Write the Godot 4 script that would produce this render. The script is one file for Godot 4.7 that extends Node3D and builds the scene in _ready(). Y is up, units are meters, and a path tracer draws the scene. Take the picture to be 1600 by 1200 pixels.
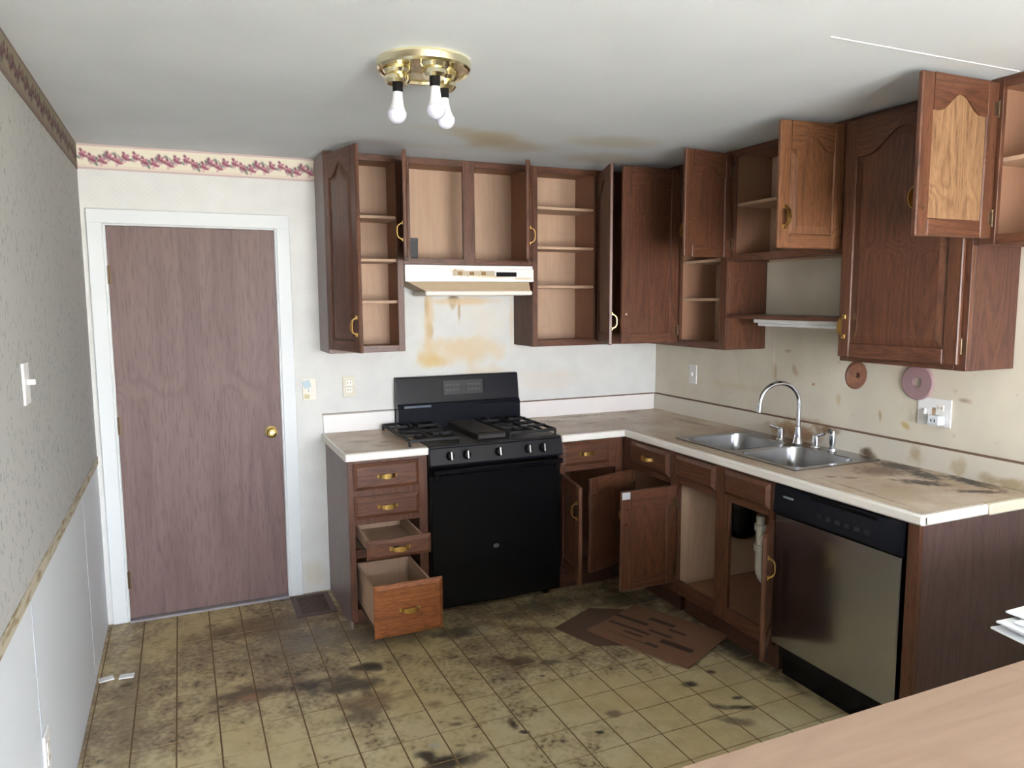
extends Node3D

# ---------------------------------------------------------------- shape helpers
var X := Transform3D.IDENTITY      # where the shape being added stands
var grain := 1                     # axis along which wood grain runs
var uo := Vector2.ZERO             # texture offset of the piece being added
var flat := []                     # planar mapping [axis u, axis v, u0, v0, u size, v size], empty: grain mapping
var rng := RandomNumberGenerator.new()
var taken := {}
var M := {}

const XR := 3.25      # right wall
const XL := -0.1      # left wall
const ZF := 6.8       # wall behind the camera
const H := 2.416      # ceiling
const ZW := 0.277     # depth of the wall cabinets
const ZB := 0.61      # depth of the base cabinets

func begin() -> SurfaceTool:
	var st := SurfaceTool.new()
	st.begin(Mesh.PRIMITIVE_TRIANGLES)
	uo = Vector2(rng.randf(), rng.randf())
	return st

func uv_of(p: Vector3, n: Vector3) -> Vector2:
	if flat:
		return Vector2((p[flat[0]] - flat[2]) / flat[4], (p[flat[1]] - flat[3]) / flat[5])
	var a := n.abs()
	var k := 0 if a.x > a.y and a.x > a.z else (1 if a.y > a.z else 2)
	var i := (k + 1) % 3
	var j := (k + 2) % 3
	if i == grain:
		var t := i
		i = j
		j = t
	return Vector2(p[i] / 0.5, p[j]) + uo

func tri(st: SurfaceTool, a: Vector3, b: Vector3, c: Vector3, hint: Vector3, na = null, nb = null, nc = null) -> void:
	var n := (b - a).cross(c - a)
	if n.length_squared() < 1e-16:
		return
	n = n.normalized()
	if n.dot(hint) < 0.0:
		var t := b
		b = c
		c = t
		var u = nb
		nb = nc
		nc = u
		n = -n
	var ps := [a, c, b]
	var ns := [na, nc, nb]
	for i in 3:
		var m: Vector3 = n if ns[i] == null else ns[i]
		st.set_normal((X.basis * m).normalized())
		st.set_uv(uv_of(ps[i], n))
		st.add_vertex(X * ps[i])

func quad(st, a, b, c, d, hint: Vector3) -> void:
	tri(st, a, b, c, hint)
	tri(st, a, c, d, hint)

# a box with chamfered edges
func box(st: SurfaceTool, lo: Vector3, hi: Vector3, ch := 0.002) -> void:
	var mid := (lo + hi) / 2
	var h := (hi - lo) / 2
	var c := minf(ch, minf(h.x, minf(h.y, h.z)) * 0.45)
	var pt := func(s: Vector3, k: int) -> Vector3:
		var e := h - Vector3(c, c, c)
		e[k] = h[k]
		return mid + s * e
	for k in 3:
		var i := (k + 1) % 3
		var j := (k + 2) % 3
		for s in [-1.0, 1.0]:
			var q := []
			for w in [[-1.0, -1.0], [1.0, -1.0], [1.0, 1.0], [-1.0, 1.0]]:
				var v := Vector3.ZERO
				v[k] = s
				v[i] = w[0]
				v[j] = w[1]
				q.append(pt.call(v, k))
			var n := Vector3.ZERO
			n[k] = s
			quad(st, q[0], q[1], q[2], q[3], n)
	if c < 0.0003:
		return
	for k in 3:
		var i := (k + 1) % 3
		var j := (k + 2) % 3
		for a in [-1.0, 1.0]:
			for b in [-1.0, 1.0]:
				var v0 := Vector3.ZERO
				v0[i] = a
				v0[j] = b
				v0[k] = -1.0
				var v1 := v0
				v1[k] = 1.0
				var n := v0
				n[k] = 0.0
				quad(st, pt.call(v0, i), pt.call(v1, i), pt.call(v1, j), pt.call(v0, j), n)
	for a in [-1.0, 1.0]:
		for b in [-1.0, 1.0]:
			for d in [-1.0, 1.0]:
				var v := Vector3(a, b, d)
				tri(st, pt.call(v, 0), pt.call(v, 1), pt.call(v, 2), v)

# a polygon in x and y, given depth from z0 to z1
func prism(st: SurfaceTool, pts: PackedVector2Array, z0: float, z1: float) -> void:
	if Geometry2D.is_polygon_clockwise(pts):
		pts.reverse()
	var t := Geometry2D.triangulate_polygon(pts)
	for i in range(0, t.size(), 3):
		for z in [z0, z1]:
			var n := Vector3(0, 0, 1.0 if z == z1 else -1.0)
			tri(st, p3(pts[t[i]], z), p3(pts[t[i + 1]], z), p3(pts[t[i + 2]], z), n)
	for i in pts.size():
		var a := pts[i]
		var b := pts[(i + 1) % pts.size()]
		var d := b - a
		quad(st, p3(a, z0), p3(b, z0), p3(b, z1), p3(a, z1), Vector3(d.y, -d.x, 0))
func p3(p: Vector2, z: float) -> Vector3:
	return Vector3(p.x, p.y, z)

# turned round the y axis from (radius, height) pairs
func lathe(st: SurfaceTool, prof: Array, seg := 24) -> void:
	for i in prof.size() - 1:
		var a: Vector2 = prof[i]
		var b: Vector2 = prof[i + 1]
		var d := b - a
		if d.length() < 1e-6:
			continue
		var nn := Vector2(d.y, -d.x).normalized()
		for k in seg:
			var t0 := TAU * k / seg
			var t1 := TAU * (k + 1) / seg
			var d0 := Vector3(cos(t0), 0, sin(t0))
			var d1 := Vector3(cos(t1), 0, sin(t1))
			var n0 := d0 * nn.x + Vector3.UP * nn.y
			var n1 := d1 * nn.x + Vector3.UP * nn.y
			var q := [d0 * a.x + Vector3.UP * a.y, d1 * a.x + Vector3.UP * a.y, d1 * b.x + Vector3.UP * b.y, d0 * b.x + Vector3.UP * b.y]
			tri(st, q[0], q[1], q[2], n0 + n1, n0, n1, n1)
			tri(st, q[0], q[2], q[3], n0 + n1, n0, n1, n0)

# a round bar that follows points
func tube(st: SurfaceTool, pts: Array, r: float, seg := 12, caps := true) -> void:
	var rings := []
	var side := Vector3.ZERO
	for i in pts.size():
		var d: Vector3 = (pts[mini(i + 1, pts.size() - 1)] - pts[maxi(i - 1, 0)]).normalized()
		if i == 0:
			side = d.cross(Vector3.UP if absf(d.y) < 0.9 else Vector3.RIGHT).normalized()
		side = (side - d * side.dot(d)).normalized()
		var up := side.cross(d)
		var ring := []
		for k in seg:
			var t := TAU * k / seg
			ring.append(side * cos(t) + up * sin(t))
		rings.append(ring)
		if caps and (i == 0 or i == pts.size() - 1):
			var n := -d if i == 0 else d
			for k in seg:
				tri(st, pts[i], pts[i] + ring[k] * r, pts[i] + ring[(k + 1) % seg] * r, n)
	for i in pts.size() - 1:
		for k in seg:
			var l := (k + 1) % seg
			var a: Vector3 = rings[i][k]
			var b: Vector3 = rings[i][l]
			var c: Vector3 = rings[i + 1][l]
			var e: Vector3 = rings[i + 1][k]
			tri(st, pts[i] + a * r, pts[i] + b * r, pts[i + 1] + c * r, a + b, a, b, c)
			tri(st, pts[i] + a * r, pts[i + 1] + c * r, pts[i + 1] + e * r, a + b, a, c, e)

# a curved band (half width hw in the second axis) following points in x and z
func band(st: SurfaceTool, pts: Array, hw: float, th: float) -> void:
	for i in pts.size() - 1:
		var a: Vector2 = pts[i]
		var b: Vector2 = pts[i + 1]
		var d := (b - a).normalized()
		var n := Vector2(-d.y, d.x)
		var f := func(p: Vector2, y: float, o: float) -> Vector3: return Vector3(p.x + n.x * o, y, p.y + n.y * o)
		for o in [0.0, th]:
			quad(st, f.call(a, -hw, o), f.call(b, -hw, o), f.call(b, hw, o), f.call(a, hw, o), Vector3(n.x, 0, n.y) * (1.0 if o > 0.0 else -1.0))
		for y in [-hw, hw]:
			quad(st, f.call(a, y, 0.0), f.call(b, y, 0.0), f.call(b, y, th), f.call(a, y, th), Vector3(0, y, 0))

func numbered(n: String) -> String:
	taken[n] = taken.get(n, -1) + 1
	return n if taken[n] == 0 else "%s_%03d" % [n, taken[n]]

func put(called: String, st: SurfaceTool, m: Material, parent: Node = self) -> MeshInstance3D:
	var o := MeshInstance3D.new()
	o.mesh = st.commit()
	o.material_override = m
	o.name = numbered(called) if parent == self else called
	parent.add_child(o, true)
	X = Transform3D.IDENTITY
	grain = 1
	flat = []
	return o

func boxpart(called: String, lo: Vector3, hi: Vector3, m: Material, parent: Node, g := 1, ch := 0.002) -> MeshInstance3D:
	var st := begin()
	grain = g
	box(st, lo, hi, ch)
	return put(called, st, m, parent)

func tag(o: Node, label: String, category: String, group := "") -> Node:
	o.set_meta("label", label)
	o.set_meta("category", category)
	if group:
		o.set_meta("group", group)
	return o

func thing(called: String, label: String, category: String, at := Vector3.ZERO, turn := 0.0, group := "") -> Node3D:
	var o := Node3D.new()
	o.name = numbered(called)
	add_child(o)
	o.position = at
	o.rotation.y = turn
	tag(o, label, category, group)
	return o

func node(called: String, parent: Node, at: Vector3, turn := Vector3.ZERO) -> Node3D:
	var o := Node3D.new()
	o.name = called
	parent.add_child(o, true)
	o.position = at
	o.rotation = turn
	return o

func setting(o: Node, label: String) -> Node:
	o.set_meta("kind", "structure")
	o.set_meta("label", label)
	return o

func share(called: String, mesh: Mesh, m: Material, parent: Node, at: Vector3, turn := Vector3.ZERO) -> MeshInstance3D:
	var o := MeshInstance3D.new()
	o.mesh = mesh
	o.material_override = m
	o.name = called
	parent.add_child(o, true)
	o.position = at
	o.rotation = turn
	return o

# ---------------------------------------------------------------- textures
func nz(s: int, f: float, oct := 3, kind := FastNoiseLite.TYPE_SIMPLEX_SMOOTH) -> FastNoiseLite:
	var n := FastNoiseLite.new()
	n.seed = s
	n.noise_type = kind
	n.frequency = f
	n.fractal_octaves = oct
	return n

func wood(dark: Color, light: Color, s: int, rings := 2.5, pores := 0.5) -> ImageTexture:
	var W := 320
	var L := 640
	var coarse := nz(s, 0.006, 2).get_seamless_image(W, 80)
	coarse.resize(W, L, Image.INTERPOLATE_CUBIC)
	var fine := nz(s + 1, 0.06, 3).get_seamless_image(W, 24)
	fine.resize(W, L, Image.INTERPOLATE_CUBIC)
	var por := nz(s + 2, 0.25, 2).get_seamless_image(W, 64)
	por.resize(W, L, Image.INTERPOLATE_CUBIC)
	var im := Image.create(W, L, false, Image.FORMAT_RGB8)
	for y in L:
		for x in W:
			var c := coarse.get_pixel(x, y).r
			var f := fine.get_pixel(x, y).r
			var r := 0.5 + 0.5 * sin(TAU * (c * rings * 4.0 + f * 0.25))
			var t := 0.2 + 0.35 * (1.0 - pow(r, 3.0)) + 0.45 * f
			var p := smoothstep(0.55, 0.8, por.get_pixel(x, y).r) * pores
			var col := dark.lerp(light, clampf(t, 0.0, 1.0)).lerp(dark * 0.75, p)
			im.set_pixel(x, y, col)
	return ImageTexture.create_from_image(im)

# soft stains [u, v, half length, half width, angle, colour, strength] laid over an image that covers su by sv metres
func stains(im: Image, list: Array, u0: float, v0: float, su: float, sv: float, s: int, flip := false, gain := 0.5, fine := 30.0) -> void:
	var rough := nz(s, fine / su, 4)
	for b in list:
		var ru: float = b[2]
		var rv: float = b[3]
		var reach := maxf(ru, rv) * 1.6
		var w := im.get_width()
		var h := im.get_height()
		var x0 := clampi(int((b[0] - reach - u0) / su * w), 0, w - 1)
		var x1 := clampi(int((b[0] + reach - u0) / su * w), 0, w - 1)
		var ya := int((b[1] - reach - v0) / sv * h)
		var yb := int((b[1] + reach - v0) / sv * h)
		if flip:
			var t := h - yb
			yb = h - ya
			ya = t
		ya = clampi(ya, 0, h - 1)
		yb = clampi(yb, 0, h - 1)
		var col: Color = b[5]
		var ca := cos(b[4])
		var sa := sin(b[4])
		for y in range(ya, yb + 1):
			var v: float = v0 + (float(h - y) if flip else float(y)) / h * sv - b[1]
			for x in range(x0, x1 + 1):
				var u: float = u0 + float(x) / w * su - b[0]
				var p: float = (u * ca + v * sa) / ru
				var q: float = (-u * sa + v * ca) / rv
				var d := sqrt(p * p + q * q) + gain * rough.get_noise_2d(u + b[0], v + b[1])
				if d < 1.0:
					var k: float = b[6] * smoothstep(1.0, 0.2, d)
					im.set_pixel(x, y, im.get_pixel(x, y).lerp(col, k))

func mat(c: Color, rough := 0.6, tex: Texture2D = null, metal := 0.0) -> StandardMaterial3D:
	var m := StandardMaterial3D.new()
	m.albedo_color = c
	m.roughness = rough
	m.metallic = metal
	if tex:
		m.albedo_texture = tex
	return m

func relief(m: StandardMaterial3D, s: int, f: float, cm: float, scale := Vector3.ONE, oct := 3) -> StandardMaterial3D:
	var im := nz(s, f, oct).get_seamless_image(256, 256)
	m.heightmap_enabled = true
	m.heightmap_texture = ImageTexture.create_from_image(im)
	m.heightmap_scale = cm
	return m

# ---------------------------------------------------------------- the place
func _ready() -> void:
	rng.seed = 7
	var cam := Camera3D.new()
	cam.name = "camera"
	add_child(cam)
	cam.position = Vector3(0.3168, 1.6562, 4.2197)
	cam.rotation = Vector3(-0.1127, -0.4166, -0.006)
	cam.fov = 54.44
	cam.near = 0.05
	cam.current = true
	var sky_mat := ProceduralSkyMaterial.new()
	sky_mat.sky_top_color = Color(0.74, 0.79, 0.89)
	sky_mat.sky_horizon_color = Color(0.94, 0.95, 0.99)
	sky_mat.sky_curve = 0.25
	sky_mat.ground_horizon_color = Color(0.81, 0.81, 0.81)
	sky_mat.ground_bottom_color = Color(0.79, 0.785, 0.785)
	sky_mat.energy_multiplier = 1.0
	var sky := Sky.new()
	sky.sky_material = sky_mat
	var env := Environment.new()
	env.background_mode = Environment.BG_SKY
	env.sky = sky
	env.background_energy_multiplier = 12.0
	env.tonemap_mode = Environment.TONE_MAPPER_LINEAR
	env.tonemap_exposure = 4.4
	env.sdfgi_enabled = true
	env.ssao_enabled = true
	env.ssil_enabled = true
	var we := WorldEnvironment.new()
	we.name = "environment"
	we.environment = env
	add_child(we)

	make_materials()
	build_shell()
	build_floor()
	build_wall_cabinets()
	build_base_cabinets()
	build_counters()
	build_range()
	build_dishwasher()
	build_sink()
	build_fittings()
	build_ceiling_light()
	build_loose_things()

func make_materials() -> void:
	var oak := wood(Color(0.245, 0.143, 0.102), Color(0.43, 0.275, 0.192), 11, 2.0, 0.4)
	var honey := wood(Color(0.40, 0.285, 0.195), Color(0.61, 0.475, 0.345), 21, 1.4, 0.4)
	var pale := wood(Color(0.715, 0.595, 0.495), Color(0.765, 0.645, 0.54), 31, 1.0, 0.06)
	var doorw := wood(Color(0.46, 0.355, 0.335), Color(0.56, 0.455, 0.43), 41, 0.9, 0.35)
	M.oak = mat(Color(1, 1, 1), 0.38, oak)
	M.oak_dull = mat(Color(0.86, 0.84, 0.86), 0.6, oak)
	M.honey = mat(Color(1, 1, 1), 0.42, honey)
	M.orange = mat(Color(0.86, 0.80, 0.74), 0.42, wood(Color(0.50, 0.30, 0.18), Color(0.72, 0.47, 0.28), 25))
	M.mid = mat(Color(1, 1, 1), 0.42, wood(Color(0.31, 0.19, 0.12), Color(0.53, 0.355, 0.23), 23, 1.6, 0.4))
	M.side = mat(Color(1, 1, 1), 0.4, wood(Color(0.44, 0.375, 0.36), Color(0.53, 0.465, 0.45), 27, 1.0, 0.2))
	M.end = mat(Color(1, 1, 1), 0.45, wood(Color(0.29, 0.215, 0.205), Color(0.38, 0.295, 0.285), 29, 1.2, 0.3))
	M.pale = mat(Color(1, 1, 1), 0.7, pale)
	M.liner = mat(Color(0.8, 0.72, 0.68), 0.7, pale)
	M.door = mat(Color(0.86, 0.85, 0.85), 0.55, doorw)
	M.door.uv1_scale = Vector3(0.6, 0.43, 1)
	M.bar = mat(Color(1, 1, 1), 0.5, wood(Color(0.605, 0.50, 0.43), Color(0.655, 0.555, 0.48), 51, 0.8, 0.05))
	M.brass = mat(Color(0.86, 0.72, 0.42), 0.28, null, 1.0)
	M.light_brass = mat(Color(0.95, 0.915, 0.78), 0.14, null, 1.0)
	M.hinge = mat(Color(0.40, 0.33, 0.25), 0.4, null, 0.8)
	M.steel = mat(Color(0.68, 0.70, 0.725), 0.24, null, 1.0)
	M.sink = mat(Color(0.62, 0.62, 0.625), 0.24, null, 1.0)
	M.chrome = mat(Color(0.85, 0.86, 0.88), 0.12, null, 1.0)
	M.black = mat(Color(0.06, 0.06, 0.068), 0.2)
	M.black.metallic_specular = 0.28
	M.black_matt = mat(Color(0.11, 0.105, 0.105), 0.75)
	M.black_matt.metallic_specular = 0.25
	M.navy = mat(Color(0.10, 0.105, 0.13), 0.2)
	M.navy.metallic_specular = 0.32
	M.iron = mat(Color(0.05, 0.045, 0.045), 0.6)
	M.griddle = mat(Color(0.16, 0.13, 0.12), 0.5)
	M.white = mat(Color(0.90, 0.90, 0.89), 0.45)
	M.trim = mat(Color(0.85, 0.865, 0.86), 0.5)
	M.bulb = mat(Color(0.82, 0.82, 0.87), 0.25)
	M.collar = mat(Color(0.86, 0.86, 0.86), 0.5)
	M.grime = mat(Color(0.42, 0.33, 0.26), 0.9)
	M.pvc = mat(Color(0.82, 0.80, 0.74), 0.5)
	M.cream = mat(Color(0.92, 0.90, 0.86), 0.35)

# ---------------------------------------------------------------- room
func build_shell() -> void:
	# back wall print: fine diagonal weave and the grease that ran down behind the hood
	var wi := Image.create(1024, 768, false, Image.FORMAT_RGB8)
	var n1 := nz(3, 0.02, 3)
	for y in 768:
		for x in 1024:
			var g := 0.845 + 0.02 * n1.get_noise_2d(x, y) + (0.012 if (x + y) % 8 < 2 else 0.0) + (0.008 if (x - y + 4096) % 8 < 2 else 0.0)
			wi.set_pixel(x, y, Color(g * 0.985, g * 0.985, g * 0.96))
	var rust := Color(0.62, 0.50, 0.33)
	var tan := Color(0.84, 0.74, 0.58)
	stains(wi, [[1.86, 1.36, 0.36, 0.12, 0.0, tan, 0.75], [1.66, 1.30, 0.11, 0.07, 0.0, Color(0.82, 0.70, 0.46), 0.8], [1.64, 1.62, 0.022, 0.09, 0.0, rust, 0.8], [1.655, 1.48, 0.03, 0.06, 0.1, rust, 0.7], [1.65, 1.56, 0.04, 0.28, 0.0, tan, 0.7],
		[1.80, 1.645, 0.03, 0.06, 0.0, rust, 0.6], [1.84, 1.60, 0.012, 0.1, 0.0, rust, 0.6], [1.81, 1.665, 0.05, 0.03, 0.0, Color(0.35, 0.27, 0.2), 0.7], [1.88, 1.65, 0.30, 0.03, 0.0, tan, 0.8], [2.0, 1.5, 0.2, 0.2, 0.0, Color(0.85, 0.80, 0.72), 0.4], [2.18, 1.5, 0.02, 0.25, 0.0, tan, 0.4],
		[2.0, 1.22, 0.25, 0.06, 0.0, tan, 0.4], [2.45, 1.15, 0.3, 0.1, 0.0, Color(0.85, 0.80, 0.74), 0.5], [0.95, 0.12, 0.1, 0.12, 0.0, Color(0.80, 0.76, 0.66), 0.5]], XL, 0.0, XR - XL, H, 5, true, 0.4, 20.0)
	var back := mat(Color(1, 1, 1), 0.7, ImageTexture.create_from_image(wi))
	var st := begin()
	flat = [0, 1, XL, H, XR - XL, -H]
	box(st, Vector3(XL - 0.1, 0, -0.1), Vector3(-0.012, H, 0), 0.0)
	box(st, Vector3(-0.012, 2.042, -0.1), Vector3(0.812, H, 0), 0.0)
	box(st, Vector3(0.812, 0, -0.1), Vector3(XR + 0.1, H, 0), 0.0)
	setting(put("wall_back", st, back), "off-white papered back wall with brown grease runs above the range")

	# left wall: grey sprigged paper above, plain panel below
	var li := Image.create(512, 512, false, Image.FORMAT_RGB8)
	li.fill(Color(0.70, 0.70, 0.685))
	for i in 2200:
		var cx := rng.randi_range(4, 507)
		var cy := rng.randi_range(4, 507)
		var c := Color(0.70, 0.70, 0.685).lerp(Color(0.42, 0.43, 0.42), rng.randf_range(0.25, 0.8))
		var dx := rng.randf_range(-1.0, 1.0)
		for k in rng.randi_range(2, 7):
			var px := clampi(cx + int(k * dx), 0, 511)
			var py := clampi(cy + k, 0, 511)
			li.set_pixel(px, py, c)
			if rng.randf() < 0.5:
				li.set_pixel(mini(px + 1, 511), py, c)
	var paper := mat(Color(1, 1, 1), 0.85, ImageTexture.create_from_image(li))
	st = begin()
	flat = [2, 1, 0.0, 0.0, 1.7, -1.7]
	box(st, Vector3(XL - 0.1, 0.86, 0), Vector3(XL, H, ZF), 0.0)
	setting(put("wall_left", st, paper), "left wall papered in grey with small dark sprigs")
	var lower := mat(Color(0.85, 0.87, 0.885), 0.6)
	st = begin()
	box(st, Vector3(XL - 0.1, 0, 0), Vector3(XL - 0.001, 0.86, ZF), 0.0)
	var wl := put("wall_left", st, lower)
	setting(wl, "smooth pale blue-white lower part of the left wall")
	for zz in [0.64, 1.86, 3.08]:
		boxpart("joint", Vector3(XL - 0.002, 0.0, zz), Vector3(XL + 0.0003, 0.85, zz + 0.004), mat(Color(0.66, 0.68, 0.71), 0.7), wl, 1, 0.0)
	var rail_tex := Image.create(512, 32, false, Image.FORMAT_RGB8)
	var n2 := nz(8, 0.03, 3)
	for y in 32:
		for x in 512:
			var t := 0.5 + 0.5 * n2.get_noise_2d(x * 0.6, y * 2.0)
			rail_tex.set_pixel(x, y, Color(0.72, 0.69, 0.61).lerp(Color(0.56, 0.50, 0.38), smoothstep(0.45, 0.8, t)))
	st = begin()
	flat = [2, 1, 0.0, 0.88, 1.3, -0.06]
	box(st, Vector3(XL - 0.002, 0.845, 0.0), Vector3(XL + 0.004, 0.885, ZF), 0.0015)
	setting(put("trim_1", st, mat(Color(1, 1, 1), 0.8, ImageTexture.create_from_image(rail_tex))), "tan stained border strip where the two parts of the left wall meet")

	# the printed flower border under the ceiling
	var fl := Image.create(512, 256, false, Image.FORMAT_RGB8)
	fl.fill(Color(0.87, 0.84, 0.76))
	for y in 256:
		for x in 512:
			if y < 22 or y > 232:
				fl.set_pixel(x, y, Color(0.78, 0.69, 0.67))
			elif y > 205:
				fl.set_pixel(x, y, Color(0.85, 0.80, 0.73))
	var blobs := []
	for i in 46:
		var x := rng.randf_range(0, 512)
		var y := 140 + 26 * sin(x / 512.0 * TAU) + rng.randf_range(-42, 40)
		blobs.append([x, y, rng.randf_range(20, 46), rng.randf_range(9, 20), rng.randf_range(0.2, 1.1), [Color(0.42, 0.45, 0.42), Color(0.50, 0.52, 0.50), Color(0.36, 0.36, 0.33)][i % 3], 0.7])
	for c in [[60, 110], [140, 150], [240, 165], [310, 120], [390, 160], [470, 120]]:
		for k in 9:
			var a := k * 2.4
			blobs.append([c[0] + cos(a) * k * 4.6, c[1] - 4 + sin(a) * k * 6.5, 30.0, 23.0, a, [Color(0.58, 0.30, 0.38), Color(0.68, 0.42, 0.48), Color(0.78, 0.62, 0.63), Color(0.48, 0.25, 0.31)][k % 4], 0.85])
	for w in [-512.0, 0.0, 512.0]:
		var shifted := []
		for b in blobs:
			var c = b.duplicate()
			c[0] += w
			if c[0] > -40 and c[0] < 552:
				shifted.append(c)
		stains(fl, shifted, 0, 0, 512, 256, 12, false, 0.25)
	var ft := ImageTexture.create_from_image(fl)
	st = begin()
	flat = [0, 1, XL, H, 0.23, -0.122]
	box(st, Vector3(XL, 2.296, -0.002), Vector3(1.03, H - 0.001, 0.003), 0.0008)
	setting(put("trim_2", st, mat(Color(1, 1, 1), 0.8, ft)), "wallpaper border of pink roses above the door")
	st = begin()
	flat = [2, 1, 0, H, 0.23, -0.122]
	box(st, Vector3(XL - 0.002, 2.29, 0.004), Vector3(XL + 0.003, H - 0.001, ZF), 0.0008)
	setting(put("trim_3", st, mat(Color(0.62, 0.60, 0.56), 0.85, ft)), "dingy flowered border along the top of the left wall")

	# right wall, cream, food-spattered behind the sink
	var ri := Image.create(1024, 512, false, Image.FORMAT_RGB8)
	var n3 := nz(14, 0.012, 3)
	for y in 512:
		for x in 1024:
			var g := 0.83 + 0.035 * n3.get_noise_2d(x, y)
			ri.set_pixel(x, y, Color(g, g * 0.965, g * 0.875))
	var och := Color(0.62, 0.50, 0.30)
	var spat := [[1.11, 1.26, 0.025, 0.06, 0.2, Color(0.68, 0.56, 0.42), 0.6], [1.25, 1.29, 0.02, 0.05, 0.5, Color(0.68, 0.56, 0.42), 0.55], [1.385, 1.22, 0.014, 0.01, 0.5, Color(0.62, 0.40, 0.24), 0.9], [1.79, 1.11, 0.012, 0.035, 0.1, och, 0.6], [1.925, 1.087, 0.03, 0.016, -0.5, Color(0.72, 0.58, 0.28), 0.6], [2.185, 1.234, 0.03, 0.012, 0.0, Color(0.55, 0.46, 0.36), 0.6],
		[1.2, 1.38, 0.03, 0.012, 0.0, Color(0.6, 0.52, 0.42), 0.5], [1.35, 1.02, 0.25, 0.03, 0.0, Color(0.60, 0.46, 0.32), 0.4], [0.8, 1.15, 0.3, 0.03, 0.0, Color(0.80, 0.74, 0.62), 0.5], [1.55, 1.16, 0.02, 0.04, 0.0, Color(0.75, 0.64, 0.44), 0.5], [1.1, 1.36, 0.014, 0.2, 0.0, Color(0.88, 0.85, 0.80), 0.5]]
	for i in 26:
		spat.append([rng.randf_range(0.4, 2.4), rng.randf_range(1.05, 1.36), rng.randf_range(0.005, 0.014), rng.randf_range(0.004, 0.012), 0.0, Color(0.72, 0.63, 0.50), 0.4])
	stains(ri, spat, 0.0, 0.0, 3.4, H, 15, true)
	st = begin()
	flat = [2, 1, 0.0, H, 3.4, -H]
	box(st, Vector3(XR, 0, 0), Vector3(XR + 0.1, H, ZF), 0.0)
	setting(put("wall_right", st, mat(Color(1, 1, 1), 0.6, ImageTexture.create_from_image(ri))), "cream right wall spattered with food stains behind the sink")

	# ceiling with a water stain, and a seam near the right cabinets
	var ci := Image.create(512, 640, false, Image.FORMAT_RGB8)
	for y in 640:
		for x in 512:
			var g := 0.86 + 0.02 * n3.get_noise_2d(x, y)
			ci.set_pixel(x, y, Color(g * 0.965, g * 0.99, g))
	stains(ci, [[1.66, 0.86, 0.34, 0.17, -0.35, Color(0.72, 0.64, 0.47), 0.6], [1.9, 0.72, 0.34, 0.2, -0.3, Color(0.70, 0.64, 0.52), 0.5], [2.3, 1.0, 0.3, 0.2, 0.0, Color(0.74, 0.70, 0.60), 0.45], [1.3, 0.55, 0.4, 0.14, 0.0, Color(0.78, 0.76, 0.72), 0.4], [2.5, 0.6, 0.4, 0.2, 0.0, Color(0.72, 0.67, 0.57), 0.5]], XL, 0.0, XR - XL, 4.2, 17, false, 0.45, 6.0)
	st = begin()
	flat = [0, 2, XL, 0.0, XR - XL, 4.2]
	box(st, Vector3(XL - 0.1, H, -0.1), Vector3(XR + 0.1, H + 0.1, ZF + 0.1), 0.0)
	var ceil := put("ceiling", st, relief(mat(Color(1, 1, 1), 0.9, ImageTexture.create_from_image(ci)), 18, 0.05, 0.1))
	setting(ceil, "greyish white ceiling with a yellow water stain")
	st = begin()
	X = Transform3D(Basis(Vector3.UP, 0.0), Vector3(2.1, H - 0.001, 2.51))
	box(st, Vector3(0, -0.0015, -0.0012), Vector3(0.86, 0.001, 0.0012), 0.0)
	put("seam", st, mat(Color(0.88, 0.88, 0.87), 0.7), ceil)

	# wall behind the camera with the glazed doorway the daylight comes through
	var wx0 := 0.15
	var wx1 := 2.75
	var wy0 := 0.12
	var wy1 := 2.12
	st = begin()
	box(st, Vector3(XL - 0.1, 0, ZF), Vector3(wx0, H, ZF + 0.12), 0.0)
	box(st, Vector3(wx1, 0, ZF), Vector3(XR + 0.1, H, ZF + 0.12), 0.0)
	box(st, Vector3(wx0, wy1, ZF), Vector3(wx1, H, ZF + 0.12), 0.0)
	box(st, Vector3(wx0, 0, ZF), Vector3(wx1, wy0, ZF + 0.12), 0.0)
	setting(put("wall_front", st, mat(Color(0.84, 0.83, 0.80), 0.8)), "plain off-white wall with a wide window")
	st = begin()
	for b in [[wx0, wy0, wx0 + 0.05, wy1], [wx1 - 0.05, wy0, wx1, wy1], [wx0, wy0, wx1, wy0 + 0.05], [wx0, wy1 - 0.05, wx1, wy1], [(wx0 + wx1) / 2 - 0.03, wy0, (wx0 + wx1) / 2 + 0.03, wy1]]:
		box(st, Vector3(b[0], b[1], ZF + 0.03), Vector3(b[2], b[3], ZF + 0.09), 0.004)
	var win := put("window_1", st, M.trim)
	setting(win, "wide white framed window that lets the daylight in")
	var glass := mat(Color(1, 1, 1, 0.05), 0.02)
	glass.transparency = BaseMaterial3D.TRANSPARENCY_ALPHA
	for k in 2:
		var gx := wx0 + 0.05 + k * ((wx1 - wx0) / 2 - 0.02)
		boxpart("pane", Vector3(gx, wy0 + 0.05, ZF + 0.058), Vector3(gx + (wx1 - wx0) / 2 - 0.08, wy1 - 0.05, ZF + 0.062), glass, win, 1, 0.0)

	# the door, its casing, hinges, knob and metal sill
	var wd := 0.80
	st = begin()
	box(st, Vector3(0.002, 0.012, -0.045), Vector3(wd - 0.002, 2.03, -0.008), 0.002)
	var door := put("door_1", st, M.door)
	setting(door, "closed flush door in purplish brown wood grain")
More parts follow.
